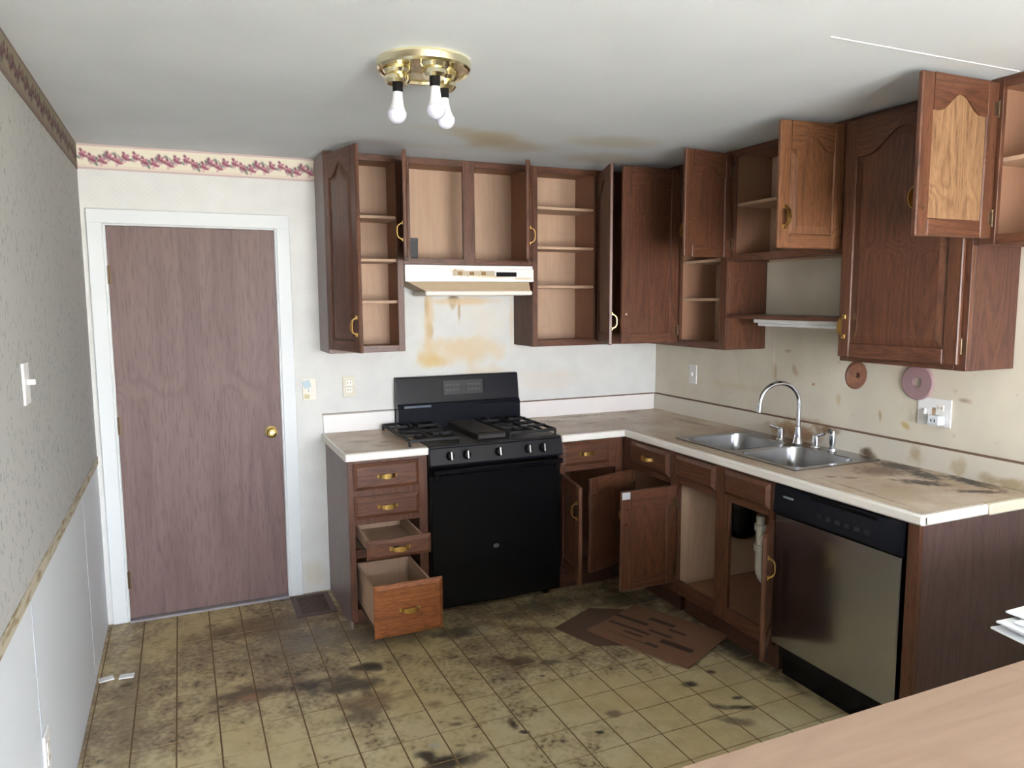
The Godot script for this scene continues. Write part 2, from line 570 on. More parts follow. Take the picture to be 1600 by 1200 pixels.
	for y in [0.22, 1.03, 1.79]:
		st = begin()
		X = Transform3D(Basis.IDENTITY, Vector3(0.003, y, -0.004))
		lathe(st, [Vector2(0, -0.045), Vector2(0.006, -0.045), Vector2(0.006, 0.045), Vector2(0, 0.045)], 10)
		box(st, Vector3(0.002, -0.045, -0.006), Vector3(0.012, 0.045, -0.0025), 0.001)
		put("hinge", st, M.hinge, door)
	st = begin()
	X = Transform3D(Basis(Vector3.RIGHT, PI / 2), Vector3(0.742, 0.945, -0.01))
	lathe(st, [Vector2(0, 0), Vector2(0.032, 0), Vector2(0.032, 0.004), Vector2(0.022, 0.008), Vector2(0.011, 0.012), Vector2(0.011, 0.03), Vector2(0.02, 0.036), Vector2(0.027, 0.046), Vector2(0.028, 0.056), Vector2(0.023, 0.066), Vector2(0.012, 0.07), Vector2(0, 0.071)], 24)
	put("door_knob", st, mat(Color(0.90, 0.80, 0.52), 0.25, null, 1.0), door)
	st = begin()
	var cw := 0.07
	box(st, Vector3(-cw - 0.008, 0, -0.001), Vector3(-0.008, 2.04 + cw, 0.016), 0.005)
	box(st, Vector3(wd + 0.008, 0, -0.001), Vector3(wd + 0.008 + cw, 2.04 + cw, 0.016), 0.005)
	box(st, Vector3(-cw - 0.008, 2.038, -0.001), Vector3(wd + 0.008 + cw, 2.04 + cw, 0.017), 0.005)
	box(st, Vector3(-0.012, 0, -0.1), Vector3(0.0, 2.042, 0.008), 0.002)
	box(st, Vector3(wd, 0, -0.1), Vector3(wd + 0.012, 2.042, 0.008), 0.002)
	box(st, Vector3(-0.012, 2.031, -0.1), Vector3(wd + 0.012, 2.042, 0.008), 0.002)
	setting(put("trim_4", st, M.trim), "white painted casing round the brown door")
	st = begin()
	box(st, Vector3(0.0, -0.001, -0.06), Vector3(wd, 0.012, 0.03), 0.004)
	setting(put("trim_5", st, mat(Color(0.62, 0.61, 0.62), 0.45, null, 0.6)), "grey metal sill under the brown door")

func build_floor() -> void:
	var w := 1100
	var h := 1000
	var su := 3.35
	var sv := 3.2
	var im := Image.create(w, h, false, Image.FORMAT_RGB8)
	var a := nz(31, 1.3, 4)
	var b := nz(32, 7.0, 4)
	var c := nz(33, 30.0, 2)
	for y in h:
		var z := float(y) / h * sv
		for x in w:
			var X0 := XL + float(x) / w * su
			var n := a.get_noise_2d(X0, z)
			var m := b.get_noise_2d(X0, z)
			var f := c.get_noise_2d(X0, z)
			var col := Color(0.76, 0.69, 0.51).lerp(Color(0.78, 0.73, 0.59), clampf(0.5 + n + (z - 1.2) * 0.3, 0, 1))
			col = col.lerp(Color(0.65, 0.58, 0.42), clampf(0.3 + m * 0.9 + f * 0.3, 0, 1) * 0.6)
			# general dirt, heaviest along the doorway and the feet of the cabinets
			var zone := 1.0 - smoothstep(0.35, 1.5, absf(z - 0.55))
			var dirt := smoothstep(0.0, 1.0, n * 0.8 + m * 0.3 + f * 0.3 + zone * 0.75 - 0.28)
			col = col.lerp(Color(0.43, 0.355, 0.275), dirt * 0.85)
			dirt = smoothstep(0.62, 1.0, m * 0.75 + f * 0.6 + n * 0.45 + zone * 0.22)
			col = col.lerp(Color(0.25, 0.205, 0.165), dirt * 0.7)
			im.set_pixel(x, y, col)
	var dk := Color(0.15, 0.125, 0.11)
	var br := Color(0.36, 0.285, 0.21)
	var gy := Color(0.47, 0.43, 0.38)
	var cl := Color(0.70, 0.64, 0.48)
	stains(im, [[0.65, 0.35, 0.5, 0.2, 0.0, br, 0.6], [0.85, 0.62, 0.4, 0.2, 0.3, gy, 0.75], [1.2, 0.75, 0.4, 0.13, 0.0, gy, 0.6], [0.5, 1.02, 0.22, 0.11, 0.15, Color(0.33, 0.27, 0.22), 0.8], [0.9, 1.12, 0.26, 0.1, 0.2, Color(0.25, 0.22, 0.19), 0.8], [1.02, 1.0, 0.1, 0.06, 0.3, dk, 0.8], [0.75, 1.05, 0.12, 0.05, 0.0, dk, 0.55], [0.95, 1.3, 0.2, 0.11, 0.2, Color(0.40, 0.30, 0.22), 0.6], [0.9, 1.38, 0.12, 0.1, 0.0, Color(0.36, 0.32, 0.26), 0.6],
		[0.385, 0.945, 0.09, 0.055, 0.1, cl, 0.95], [0.80, 0.98, 0.1, 0.05, 0.1, cl, 0.8], [0.50, 1.05, 0.07, 0.04, 0.1, Color(0.60, 0.44, 0.33), 0.8], [1.12, 1.82, 0.16, 0.06, 0.1, dk, 0.8], [1.06, 1.74, 0.05, 0.05, 0.5, dk, 0.8], [1.10, 1.70, 0.05, 0.03, 0.4, Color(0.68, 0.67, 0.62), 0.9],
		[2.33, 1.97, 0.065, 0.025, 0.35, dk, 0.95], [2.24, 1.92, 0.05, 0.03, 0.9, Color(0.24, 0.20, 0.17), 0.85], [2.36, 1.90, 0.035, 0.02, 0.3, dk, 0.85], [2.24, 2.04, 0.10, 0.05, 0.8, Color(0.40, 0.34, 0.27), 0.75], [2.25, 1.73, 0.045, 0.03, 0.4, dk, 0.7], [2.40, 1.68, 0.03, 0.02, 0.4, Color(0.3, 0.22, 0.18), 0.7], [1.43, 1.69, 0.022, 0.05, 0.2, Color(0.26, 0.2, 0.16), 0.85], [1.45, 1.76, 0.03, 0.015, 0.5, dk, 0.9], [1.71, 1.88, 0.026, 0.014, 0.4, dk, 0.9], [1.83, 1.79, 0.05, 0.035, 0.0, Color(0.36, 0.28, 0.24), 0.7],
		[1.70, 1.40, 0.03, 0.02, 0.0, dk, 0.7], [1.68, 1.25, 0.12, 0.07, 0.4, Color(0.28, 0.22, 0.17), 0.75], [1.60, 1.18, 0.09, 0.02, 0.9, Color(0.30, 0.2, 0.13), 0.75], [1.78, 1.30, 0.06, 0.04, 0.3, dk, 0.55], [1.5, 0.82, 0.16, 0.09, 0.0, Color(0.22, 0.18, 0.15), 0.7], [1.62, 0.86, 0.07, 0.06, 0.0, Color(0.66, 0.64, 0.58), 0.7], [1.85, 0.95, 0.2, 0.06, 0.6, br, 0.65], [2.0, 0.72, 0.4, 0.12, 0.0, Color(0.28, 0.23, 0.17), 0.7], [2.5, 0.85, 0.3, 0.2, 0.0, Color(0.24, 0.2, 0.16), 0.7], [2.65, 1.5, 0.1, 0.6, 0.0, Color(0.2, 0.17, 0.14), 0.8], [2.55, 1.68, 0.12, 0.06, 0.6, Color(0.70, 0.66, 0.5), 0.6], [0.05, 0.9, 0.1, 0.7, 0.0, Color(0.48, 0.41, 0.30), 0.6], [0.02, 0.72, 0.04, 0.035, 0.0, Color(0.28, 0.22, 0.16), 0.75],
		[1.2, 1.42, 0.05, 0.04, 0.0, Color(0.48, 0.32, 0.24), 0.5], [1.23, 1.6, 0.04, 0.02, 0.3, Color(0.3, 0.23, 0.17), 0.7], [1.29, 1.65, 0.03, 0.015, 0.0, Color(0.3, 0.23, 0.17), 0.6]], XL, 0.0, su, sv, 34)
	var vinyl := mat(Color(1, 1, 1), 0.5, ImageTexture.create_from_image(im))
	vinyl.uv1_triplanar = true
	vinyl.uv1_world_triplanar = true
	vinyl.uv1_scale = Vector3(1.0 / su, 1.0, 1.0 / sv)
	vinyl.uv1_offset = Vector3(-XL / su, 0, 0)
	var st := begin()
	box(st, Vector3(XL - 0.1, -0.1, -0.1), Vector3(XR + 0.1, -0.0016, ZF + 0.1), 0.0)
	var fl := put("floor", st, mat(Color(0.42, 0.32, 0.20), 0.8))
	setting(fl, "dirty yellowed floor of small oblong tiles")
	st = begin()
	var pw := 0.1545
	var pd := 0.178
	box(st, Vector3(-pw / 2 + 0.003, -0.0022, -pd / 2 + 0.002), Vector3(pw / 2 - 0.003, 0, pd / 2 - 0.002), 0.0012)
	var tile := st.commit()
	var rest := begin()
	var many := 0
	for i in range(-1, 22):
		for j in range(0, 38):
			var x := 0.069 + pw * (i + 0.5)
			var z := 0.03 + pd * (j + 0.5)
			if x - pw / 2 < XL:
				x = XL + pw / 2
				continue
			if x > XR - pw / 2 + 0.03:
				continue
			var seen := z < 1.2 + (x + 0.1) * 0.62 and x < 2.75 and not (x > 1.1 and z < 0.5)
			if seen and many < 300:
				share("tile", tile, vinyl, fl, Vector3(x, 0, z))
				many += 1
			else:
				X = Transform3D(Basis.IDENTITY, Vector3(x, 0, z))
				box(rest, Vector3(-pw / 2 + 0.003, -0.0022, -pd / 2 + 0.002), Vector3(pw / 2 - 0.003, 0, pd / 2 - 0.002), 0.0012)
	# cut strips along the left wall and the threshold
	for j in 12:
		X = Transform3D.IDENTITY
		st = begin()
		box(st, Vector3(XL, -0.0022, 0.03 + pd * j + 0.0018), Vector3(0.069 - pw - 0.0018, 0, 0.03 + pd * (j + 1) - 0.0018), 0.0008)
		put("tile", st, vinyl, fl)
	var o := put("tiles", rest, vinyl, fl)
	o.set_meta("kind", "stuff")
	st = begin()
	box(st, Vector3(XL, -0.0022, 0.0), Vector3(XR, 0, 0.0282), 0.0008)
	put("tile", st, vinyl, fl)

# ---------------------------------------------------------------- cabinets
var handle_mesh: Mesh
var hinge_mesh: Mesh
var screw_mesh: Mesh

func arch(u: float) -> float:
	var a := absf(u)
	return 0.0 if a > 0.78 else 0.5 + 0.5 * cos(PI * a / 0.78)

func outline(x0: float, x1: float, y0: float, ys: float, rise: float, inset: float) -> PackedVector2Array:
	var p := PackedVector2Array([Vector2(x0 + inset, y0 + inset), Vector2(x1 - inset, y0 + inset)])
	var n := 20 if rise > 0.0 else 1
	for k in n + 1:
		var u := 1.0 - 2.0 * k / n
		p.append(Vector2((x0 + x1) / 2 + u * ((x1 - x0) / 2 - inset), ys - inset + rise * arch(u)))
	return p

# a raised panel: flat back, bevelled front
func raised(st: SurfaceTool, x0: float, x1: float, y0: float, ys: float, rise: float, zb: float, z0: float, z1: float, bevel: float) -> void:
	var a := outline(x0, x1, y0, ys, rise, 0.0)
	var b := outline(x0, x1, y0, ys, rise, bevel)
	for i in a.size():
		var j := (i + 1) % a.size()
		var d := a[j] - a[i]
		var n := Vector3(d.y, -d.x, 0).normalized()
		quad(st, p3(a[i], z0), p3(a[j], z0), p3(b[j], z1), p3(b[i], z1), n * 0.3 + Vector3.BACK)
		quad(st, p3(a[i], zb), p3(a[j], zb), p3(a[j], z0), p3(a[i], z0), n)
	var t := Geometry2D.triangulate_polygon(b)
	for i in range(0, t.size(), 3):
		tri(st, p3(b[t[i]], z1), p3(b[t[i + 1]], z1), p3(b[t[i + 2]], z1), Vector3.BACK)
	t = Geometry2D.triangulate_polygon(a)
	for i in range(0, t.size(), 3):
		tri(st, p3(a[t[i]], zb), p3(a[t[i + 1]], zb), p3(a[t[i + 2]], zb), Vector3.FORWARD)

func make_hardware() -> void:
	var st := begin()
	var pts := []
	for k in 9:
		var u := -1.0 + k / 4.0
		pts.append(Vector2(u * 0.04, 0.004 + 0.024 * (1.0 - u * u * u * u)))
	for k in 8:
		band(st, [pts[k], pts[k + 1]], lerpf(0.0135, 0.008, absf(k - 3.5) / 3.5), 0.003)
	for s in [-1.0, 1.0]:
		box(st, Vector3(s * 0.042 - 0.009, -0.009, 0), Vector3(s * 0.042 + 0.009, 0.009, 0.006), 0.0015)
	handle_mesh = st.commit()
	st = begin()
	lathe(st, [Vector2(0, -0.03), Vector2(0.005, -0.03), Vector2(0.005, 0.03), Vector2(0, 0.03)], 8)
	box(st, Vector3(0.002, -0.022, -0.003), Vector3(0.022, 0.022, 0.0), 0.0008)
	box(st, Vector3(-0.022, -0.022, -0.003), Vector3(-0.002, 0.022, 0.0), 0.0008)
	hinge_mesh = st.commit()
	st = begin()
	X = Transform3D(Basis(Vector3.RIGHT, PI / 2), Vector3.ZERO)
	lathe(st, [Vector2(0.0, -0.003), Vector2(0.005, -0.003), Vector2(0.006, 0.001), Vector2(0, 0.001)], 8)
	screw_mesh = st.commit()
	X = Transform3D.IDENTITY

# side 1: hinged on its left, -1: on its right; ang in degrees opened; high: the handle sits near the top
func cab_door(cab: Node3D, w: float, h: float, side: float, at: Vector3, ang: float, high: bool, m: Material, mp: Material, rise := 0.06) -> Node3D:
	var d := node("door", cab, at, Vector3(0, -side * deg_to_rad(ang), 0))
	var x0 := minf(0.0, side * w)
	var x1 := maxf(0.0, side * w)
	var t := 0.02
	var sw := minf(0.058, w * 0.2)
	var tr := 0.06
	var st := begin()
	box(st, Vector3(x0, 0, 0), Vector3(x0 + sw, h, t), 0.004)
	put("stile", st, m, d)
	st = begin()
	box(st, Vector3(x1 - sw, 0, 0), Vector3(x1, h, t), 0.004)
	put("stile", st, m, d)
	st = begin()
	grain = 0
	box(st, Vector3(x0 + sw, 0, 0.0004), Vector3(x1 - sw, tr, t - 0.0004), 0.0035)
	put("rail", st, m, d)
	st = begin()
	grain = 0
	var ys := h - tr - rise
	var o := outline(x0 + sw, x1 - sw, 0, ys, rise, 0.0)
	var p := PackedVector2Array([Vector2(x0 + sw, h), Vector2(x1 - sw, h)])
	for i in range(2, o.size()):
		p.append(o[i])
	prism(st, p, 0.0004, t - 0.0004)
	put("rail", st, m, d)
	st = begin()
	raised(st, x0 + sw - 0.001, x1 - sw + 0.001, tr - 0.001, ys + 0.001, rise, 0.006, 0.011, t - 0.001, 0.034)
	put("panel", st, mp, d)
	var hy := h - 0.13 if high else 0.13
	var hx := side * (w - 0.03)
	share("handle", handle_mesh, M.brass, d, Vector3(hx, hy, t), Vector3(0, 0, PI / 2))
	for s in [-1.0, 1.0]:
		share("screw", screw_mesh, M.light_brass, d, Vector3(hx, hy + s * 0.038, 0.0), Vector3(0, PI, 0))
	for y in [0.07, h - 0.09]:
		share("hinge", hinge_mesh, M.hinge, d, Vector3(0.0, y, 0.0), Vector3.ZERO)
	return d

# an open box of panels with a face frame; all in the cabinet's own axes, x along the wall and z out of it
func carcass(cab: Node3D, w: float, y0: float, y1: float, depth: float, openings: Array, shelves: Array, side_m: Material = null, closed := true, cut := Vector2(9, 9)) -> void:
	var t := 0.014
	var f := depth - 0.019
	var sm: Material = M.oak_dull if side_m == null else side_m
	boxpart("side_panel", Vector3(0, y0, 0.001), Vector3(t, minf(y1, cut.x), f), sm, cab)
	boxpart("side_panel", Vector3(w - t, y0, 0.001), Vector3(w, minf(y1, cut.y), f), sm, cab)
	boxpart("back_panel", Vector3(t, y0, 0.001), Vector3(w - t, y1, 0.008), M.pale, cab)
	boxpart("bottom_panel", Vector3(t, y0 + 0.012, 0.008), Vector3(w - t, y0 + 0.028, f), M.liner, cab, 0)
	if closed:
		boxpart("top_panel", Vector3(t, y1 - 0.016, 0.008), Vector3(w - t, y1, f), M.liner, cab, 0)
	boxpart("liner", Vector3(t, y0 + 0.028, 0.008), Vector3(t + 0.002, minf(y1 - 0.016, cut.x), f), M.liner, cab, 1, 0.0)
	boxpart("liner", Vector3(w - t - 0.002, y0 + 0.028, 0.008), Vector3(w - t, minf(y1 - 0.016, cut.y), f), M.liner, cab, 1, 0.0)
	for y in shelves:
		boxpart("shelf", Vector3(t + 0.002, y - 0.016, 0.008), Vector3(w - t - 0.002, y, f - 0.012), M.pale, cab, 0)
	# face frame: what is left of the front round its openings [x0, y0, x1, y1]
	var st := begin()
	var xs := [0.0, w]
	var ycs := [y0, y1]
	for o in openings:
		for v in [o[0], o[2]]:
			if not v in xs:
				xs.append(v)
		for v in [o[1], o[3]]:
			if not v in ycs:
				ycs.append(v)
	xs.sort()
	ycs.sort()
	# full-height stiles first, then rails between them
	for i in xs.size() - 1:
		var run := -1
		for j in ycs.size():
			var solid := false
			if j < ycs.size() - 1:
				solid = true
				var mx: float = (xs[i] + xs[i + 1]) / 2
				var my: float = (ycs[j] + ycs[j + 1]) / 2
				for o in openings:
					if mx > o[0] and mx < o[2] and my > o[1] and my < o[3]:
						solid = false
			if solid and run < 0:
				run = j
			elif not solid and run >= 0:
				var tall: bool = ycs[j] - ycs[run] > xs[i + 1] - xs[i]
				grain = 1 if tall else 0
				uo = Vector2(rng.randf(), rng.randf())
				box(st, Vector3(xs[i], ycs[run], f), Vector3(xs[i + 1], ycs[j], depth), 0.0015)
				run = -1
	put("face_frame", st, M.oak, cab)

func build_wall_cabinets() -> void:
	make_hardware()
	var yb := 1.38
	var yt := 2.413
	var A := thing("wall_cabinet", "tall narrow brown wall cabinet left of the range hood, its door standing open", "cabinet", Vector3(1.02, 0, 0))
	carcass(A, 0.41, yb, yt, ZW, [[0.03, yb + 0.035, 0.375, yt - 0.035]], [1.655, 1.877, 2.103], M.side)
	cab_door(A, 0.37, 0.985, 1, Vector3(0.018, yb + 0.022, ZW + 0.002), 77, false, M.oak, M.oak)
	var B := thing("wall_cabinet", "short two-opening brown wall cabinet directly above the range hood", "cabinet", Vector3(1.43, 0, 0))
	carcass(B, 0.768, 1.848, yt, ZW, [[0.04, 1.88, 0.342, yt - 0.035], [0.412, 1.88, 0.73, yt - 0.035]], [])
	cab_door(B, 0.33, 0.52, 1, Vector3(0.028, 1.866, ZW + 0.002), 107, false, M.oak, M.oak)
	cab_door(B, 0.33, 0.52, -1, Vector3(0.742, 1.866, ZW + 0.002), 62, false, M.oak, M.oak)
	var C := thing("wall_cabinet", "tall brown wall cabinet with three shelves right of the range hood", "cabinet", Vector3(2.198, 0, 0))
	carcass(C, 0.772, yb, yt, ZW, [[0.031, yb + 0.038, 0.412, yt - 0.035]], [1.737, 1.964, 2.192])
	boxpart("divider_panel", Vector3(0.424, yb + 0.028, 0.008), Vector3(0.436, yt - 0.016, ZW - 0.03), M.liner, C)
	cab_door(C, 0.40, 0.985, -1, Vector3(0.428, yb + 0.022, ZW + 0.002), 69, false, M.oak, M.oak)
	var e := thing("wall_cabinet", "brown wall cabinet in the far corner of the right wall, next to the sink", "cabinet", Vector3(XR, 0, 0.60), -PI / 2)
	carcass(e, 0.434, yb, yt, ZW, [[0.032, yb + 0.038, 0.378, yt - 0.035]], [1.657, 1.87, 2.12], M.oak)
	boxpart("filler_panel", Vector3(-0.32, yb, ZW - 0.02), Vector3(-0.001, yt, ZW), M.oak, e)
	cab_door(e, 0.38, 0.985, 1, Vector3(0.018, yb + 0.022, ZW + 0.002), 91, false, M.oak, M.oak)
	var g := thing("wall_cabinet", "short brown wall cabinet over the sink with both doors swung open", "cabinet", Vector3(XR, 0, 1.036), -PI / 2)
	carcass(g, 0.758, 1.848, yt, ZW, [[0.045, 1.882, 0.715, yt - 0.035]], [2.147])
	cab_door(g, 0.35, 0.525, 1, Vector3(0.032, 1.866, ZW + 0.002), 80, false, M.oak, M.oak)
	cab_door(g, 0.34, 0.525, -1, Vector3(0.728, 1.866, ZW + 0.002), 86, false, M.mid, M.mid)
	var t := thing("wall_cabinet", "large closed brown wall cabinet with one broad arched door", "cabinet", Vector3(XR, 0, 1.796), -PI / 2)
	carcass(t, 0.582, yb, yt, ZW, [[0.045, yb + 0.038, 0.535, yt - 0.035]], [1.72, 2.06])
	cab_door(t, 0.535, 0.985, -1, Vector3(0.56, yb + 0.022, ZW + 0.002), 2.5, false, M.oak, M.oak, 0.09)
	var k := thing("wall_cabinet", "nearest brown wall cabinet at the upper right with a honey-coloured open door", "cabinet", Vector3(XR, 0, 2.38), -PI / 2)
	carcass(k, 0.82, 1.842, yt, ZW, [[0.075, 1.876, 0.78, yt - 0.035]], [2.145])
	cab_door(k, 0.385, 0.535, 1, Vector3(0.062, 1.862, ZW + 0.002), 90, false, M.oak, M.honey)

	# plain shelf under the short cabinet, with a strip light below it
	var sh := boxpart("wall_shelf", Vector3(XR - ZW, 1.55, 1.037), Vector3(XR - 0.001, 1.568, 1.793), M.oak, self, 2)
	tag(sh, "dark brown board shelf on the right wall above the faucet", "shelf")
	var lt := thing("strip_light", "white strip light fixed under the board shelf above the sink", "light fixture", Vector3(3.02, 1.55, 1.19))
	boxpart("housing", Vector3(0, -0.02, 0), Vector3(0.11, -0.0005, 0.60), M.white, lt, 2, 0.004)
	boxpart("diffuser", Vector3(0.012, -0.036, 0.02), Vector3(0.098, -0.02, 0.58), mat(Color(0.88, 0.89, 0.90), 0.4), lt, 2, 0.006)

# a drawer part: front, box and handle
func drawer(cab: Node3D, x0: float, x1: float, y0: float, y1: float, zf: float, m: Material, long: float, inside: Material) -> void:
	var d := node("drawer", cab, Vector3((x0 + x1) / 2, y0, zf))
	var w := (x1 - x0) / 2
	var h := y1 - y0
	var st := begin()
	grain = 0
	# slab front with an ogee edge: a thin back board and a bevelled field
	box(st, Vector3(-w, 0, 0), Vector3(w, h, 0.01), 0.002)
	raised(st, -w + 0.002, w - 0.002, 0.002, h - 0.002, 0.0, 0.008, 0.010, 0.0195, 0.016)
	put("drawer_front", st, m, d)
	if long > 0.0:
		st = begin()
		grain = 2
		var bw := w - 0.02
		var bh := h * 0.8
		box(st, Vector3(-bw, 0.01, -long), Vector3(-bw + 0.012, bh, 0.001), 0.001)
		box(st, Vector3(bw - 0.012, 0.01, -long), Vector3(bw, bh, 0.001), 0.001)
		box(st, Vector3(-bw + 0.012, 0.01, -long), Vector3(bw - 0.012, bh, -long + 0.012), 0.001)
		box(st, Vector3(-bw + 0.012, 0.01, -0.012), Vector3(bw - 0.012, bh, 0.001), 0.001)
		box(st, Vector3(-bw + 0.012, 0.012, -long + 0.012), Vector3(bw - 0.012, 0.018, -0.012), 0.0)
		put("drawer_box", st, inside, d)
		st = begin()
		box(st, Vector3(-bw - 0.006, 0.012, -long), Vector3(-bw, 0.022, -0.01), 0.001)
		put("runner", st, M.hinge, d)
		boxpart("runner", Vector3(bw, 0.012, -long), Vector3(bw + 0.006, 0.022, -0.01), M.hinge, d, 2, 0.001)
	share("handle", handle_mesh, M.brass, d, Vector3(0, h / 2, 0.019), Vector3.ZERO)

func base_frame(cab: Node3D, w: float, openings: Array, depth: float, lo: float, cut := Vector2(9, 9), sides: Material = null) -> void:
	carcass(cab, w, lo, 0.876, depth, openings, [], sides, false, cut)
	boxpart("toe_kick", Vector3(0.016, 0, 0.02), Vector3(w - 0.016, lo, depth - 0.075), M.oak_dull, cab, 0)

func build_base_cabinets() -> void:
	var ZR := 0.64
	var L := thing("drawer_cabinet", "narrow brown base cabinet of four drawers left of the range, lower two pulled out", "cabinet", Vector3(1.03, 0, 0))
	base_frame(L, 0.405, [[0.03, 0.42, 0.36, 0.545], [0.03, 0.11, 0.36, 0.375]], ZB, 0.05, Vector2(9, 9), M.side)
	for x in [0.0, 0.391]:
		boxpart("side_foot", Vector3(x, 0, 0.001), Vector3(x + 0.014, 0.05, 0.575), M.side, L)
	drawer(L, 0.025, 0.358, 0.722, 0.856, ZB + 0.001, M.oak, 0.0, M.pale)
	drawer(L, 0.025, 0.358, 0.576, 0.69, ZB + 0.001, M.oak, 0.0, M.pale)
	drawer(L, 0.035, 0.352, 0.432, 0.528, ZB + 0.205, M.oak, 0.45, M.pale)
	drawer(L, 0.033, 0.364, 0.10, 0.352, ZB + 0.335, M.orange, 0.48, M.pale)

	var N := thing("base_cabinet", "small brown base cabinet right of the range with its door swung toward the range", "cabinet", Vector3(2.2, 0, 0))
	base_frame(N, 0.409, [[0.035, 0.19, 0.36, 0.70]], ZB, 0.13)
	drawer(N, 0.012, 0.315, 0.732, 0.868, ZB + 0.001, M.oak, 0.0, M.pale)
	cab_door(N, 0.33, 0.525, 1, Vector3(0.02, 0.17, ZB + 0.002), 100, true, M.oak, M.oak, 0.05)

	var e := thing("base_cabinet", "dark brown base cabinet in the inside corner below the worktop, one small drawer", "cabinet", Vector3(XR, 0, ZB + 0.001), -PI / 2)
	base_frame(e, 0.484, [[0.10, 0.19, 0.46, 0.70]], ZR, 0.13, Vector2(9, 0.74))
	drawer(e, 0.098, 0.458, 0.732, 0.862, ZR + 0.001, M.oak, 0.0, M.pale)
	cab_door(e, 0.35, 0.52, 1, Vector3(0.105, 0.18, ZR + 0.002), 72, true, M.oak, M.oak, 0.05)

	var s := thing("sink_cabinet", "brown sink base cabinet with two open doorways showing pale boards and pipes", "cabinet", Vector3(XR, 0, 1.098), -PI / 2)
	base_frame(s, 0.712, [[0.045, 0.20, 0.335, 0.715], [0.43, 0.20, 0.685, 0.715]], ZR, 0.13, Vector2(0.74, 9))
	for f in [[0.03, 0.335], [0.402, 0.70]]:
		var st := begin()
		grain = 0
		box(st, Vector3(f[0], 0.748, ZR), Vector3(f[1], 0.864, ZR + 0.01), 0.002)
		raised(st, f[0] + 0.002, f[1] - 0.002, 0.75, 0.862, 0.0, ZR + 0.008, ZR + 0.01, ZR + 0.0195, 0.016)
		put("false_front", st, M.oak, s)
	boxpart("inner_board", Vector3(0.017, 0.16, 0.05), Vector3(0.022, 0.735, ZR - 0.03), M.pale, s)
	var d := cab_door(s, 0.335, 0.515, 1, Vector3(0.03, 0.188, ZR + 0.002), 89, true, M.oak, M.oak, 0.05)
	var st2 := begin()
	box(st2, Vector3(0.285, 0.475, -0.003), Vector3(0.333, 0.512, 0.0), 0.001)
	put("tape", st2, mat(Color(0.72, 0.72, 0.72), 0.7), d).set_meta("label", "scrap of whitish tape")
	cab_door(s, 0.28, 0.52, -1, Vector3(0.698, 0.185, ZR + 0.002), 131, true, M.oak, M.oak, 0.05)

	# end panel beside the dishwasher
	var ep := thing("end_panel", "dark brown wood panel closing the end of the counter run by the dishwasher", "panel", Vector3(2.609, 0, 2.458))
	boxpart("stile", Vector3(0, 0, 0), Vector3(0.02, 0.876, 0.046), M.oak, ep)
	boxpart("side_panel", Vector3(0.02, 0, 0.03), Vector3(XR - 2.609 - 0.001, 0.876, 0.046), M.end, ep)

	# under the sink: disposer and drain
	var dis := thing("garbage_disposer", "black disposer canister hanging inside the sink cabinet", "disposer", Vector3(2.90, 0.44, 1.285))
	st2 = begin()
	lathe(st2, [Vector2(0, 0), Vector2(0.05, 0), Vector2(0.068, 0.012), Vector2(0.075, 0.04), Vector2(0.075, 0.13), Vector2(0.068, 0.15), Vector2(0.07, 0.16), Vector2(0.07, 0.20), Vector2(0.04, 0.215), Vector2(0.04, 0.305), Vector2(0, 0.305)], 24)
	put("canister", st2, M.black, dis)
	var pipe := thing("drain_pipe", "white plastic drain pipe with a bend inside the sink cabinet", "pipe", Vector3(2.80, 0.385, 1.53))
	st2 = begin()
	var pts := [Vector3(0, 0.24, 0), Vector3(0, 0.02, 0)]
	for k in 9:
		var a := PI * k / 8.0
		pts.append(Vector3(0.0, -0.02 - 0.05 * sin(a), 0.05 - 0.05 * cos(a)))
	pts.append(Vector3(0.0, 0.05, 0.1))
	tube(st2, pts, 0.02, 14)
	put("pipe", st2, M.pvc, pipe)
	for y in [0.17, 0.07]:
		st2 = begin()
		X = Transform3D(Basis.IDENTITY, Vector3(0, y, 0))
		lathe(st2, [Vector2(0.02, 0), Vector2(0.028, 0), Vector2(0.028, 0.03), Vector2(0.02, 0.03)], 14)
		put("coupling_nut", st2, M.pvc, pipe)
	st2 = begin()
	tube(st2, [Vector3(0, 0.13, 0), Vector3(0, 0.15, 0.06)], 0.018, 12)
	put("branch", st2, M.pvc, pipe)

# ---------------------------------------------------------------- worktops
func counter_tex(u0: float, v0: float, su: float, sv: float, list: Array, s: int, brown: float) -> StandardMaterial3D:
	var w := int(su * 420)
	var h := int(sv * 420)
	var im := Image.create(w, h, false, Image.FORMAT_RGB8)
	var a := nz(s, 2.2, 4)
	var b := nz(s + 1, 14.0, 3)
	for y in h:
		for x in w:
			var u := u0 + float(x) / w * su
			var v: float = v0 + float(y) / h * sv
			var t := clampf(0.5 + a.get_noise_2d(u, v) * 0.9 + b.get_noise_2d(u, v) * 0.25 + brown, 0, 1)
			im.set_pixel(x, y, Color(0.84, 0.79, 0.71).lerp(Color(0.72, 0.62, 0.52), t))
	stains(im, list, u0, v0, su, sv, s + 2)
	return mat(Color(1, 1, 1), 0.38, ImageTexture.create_from_image(im))

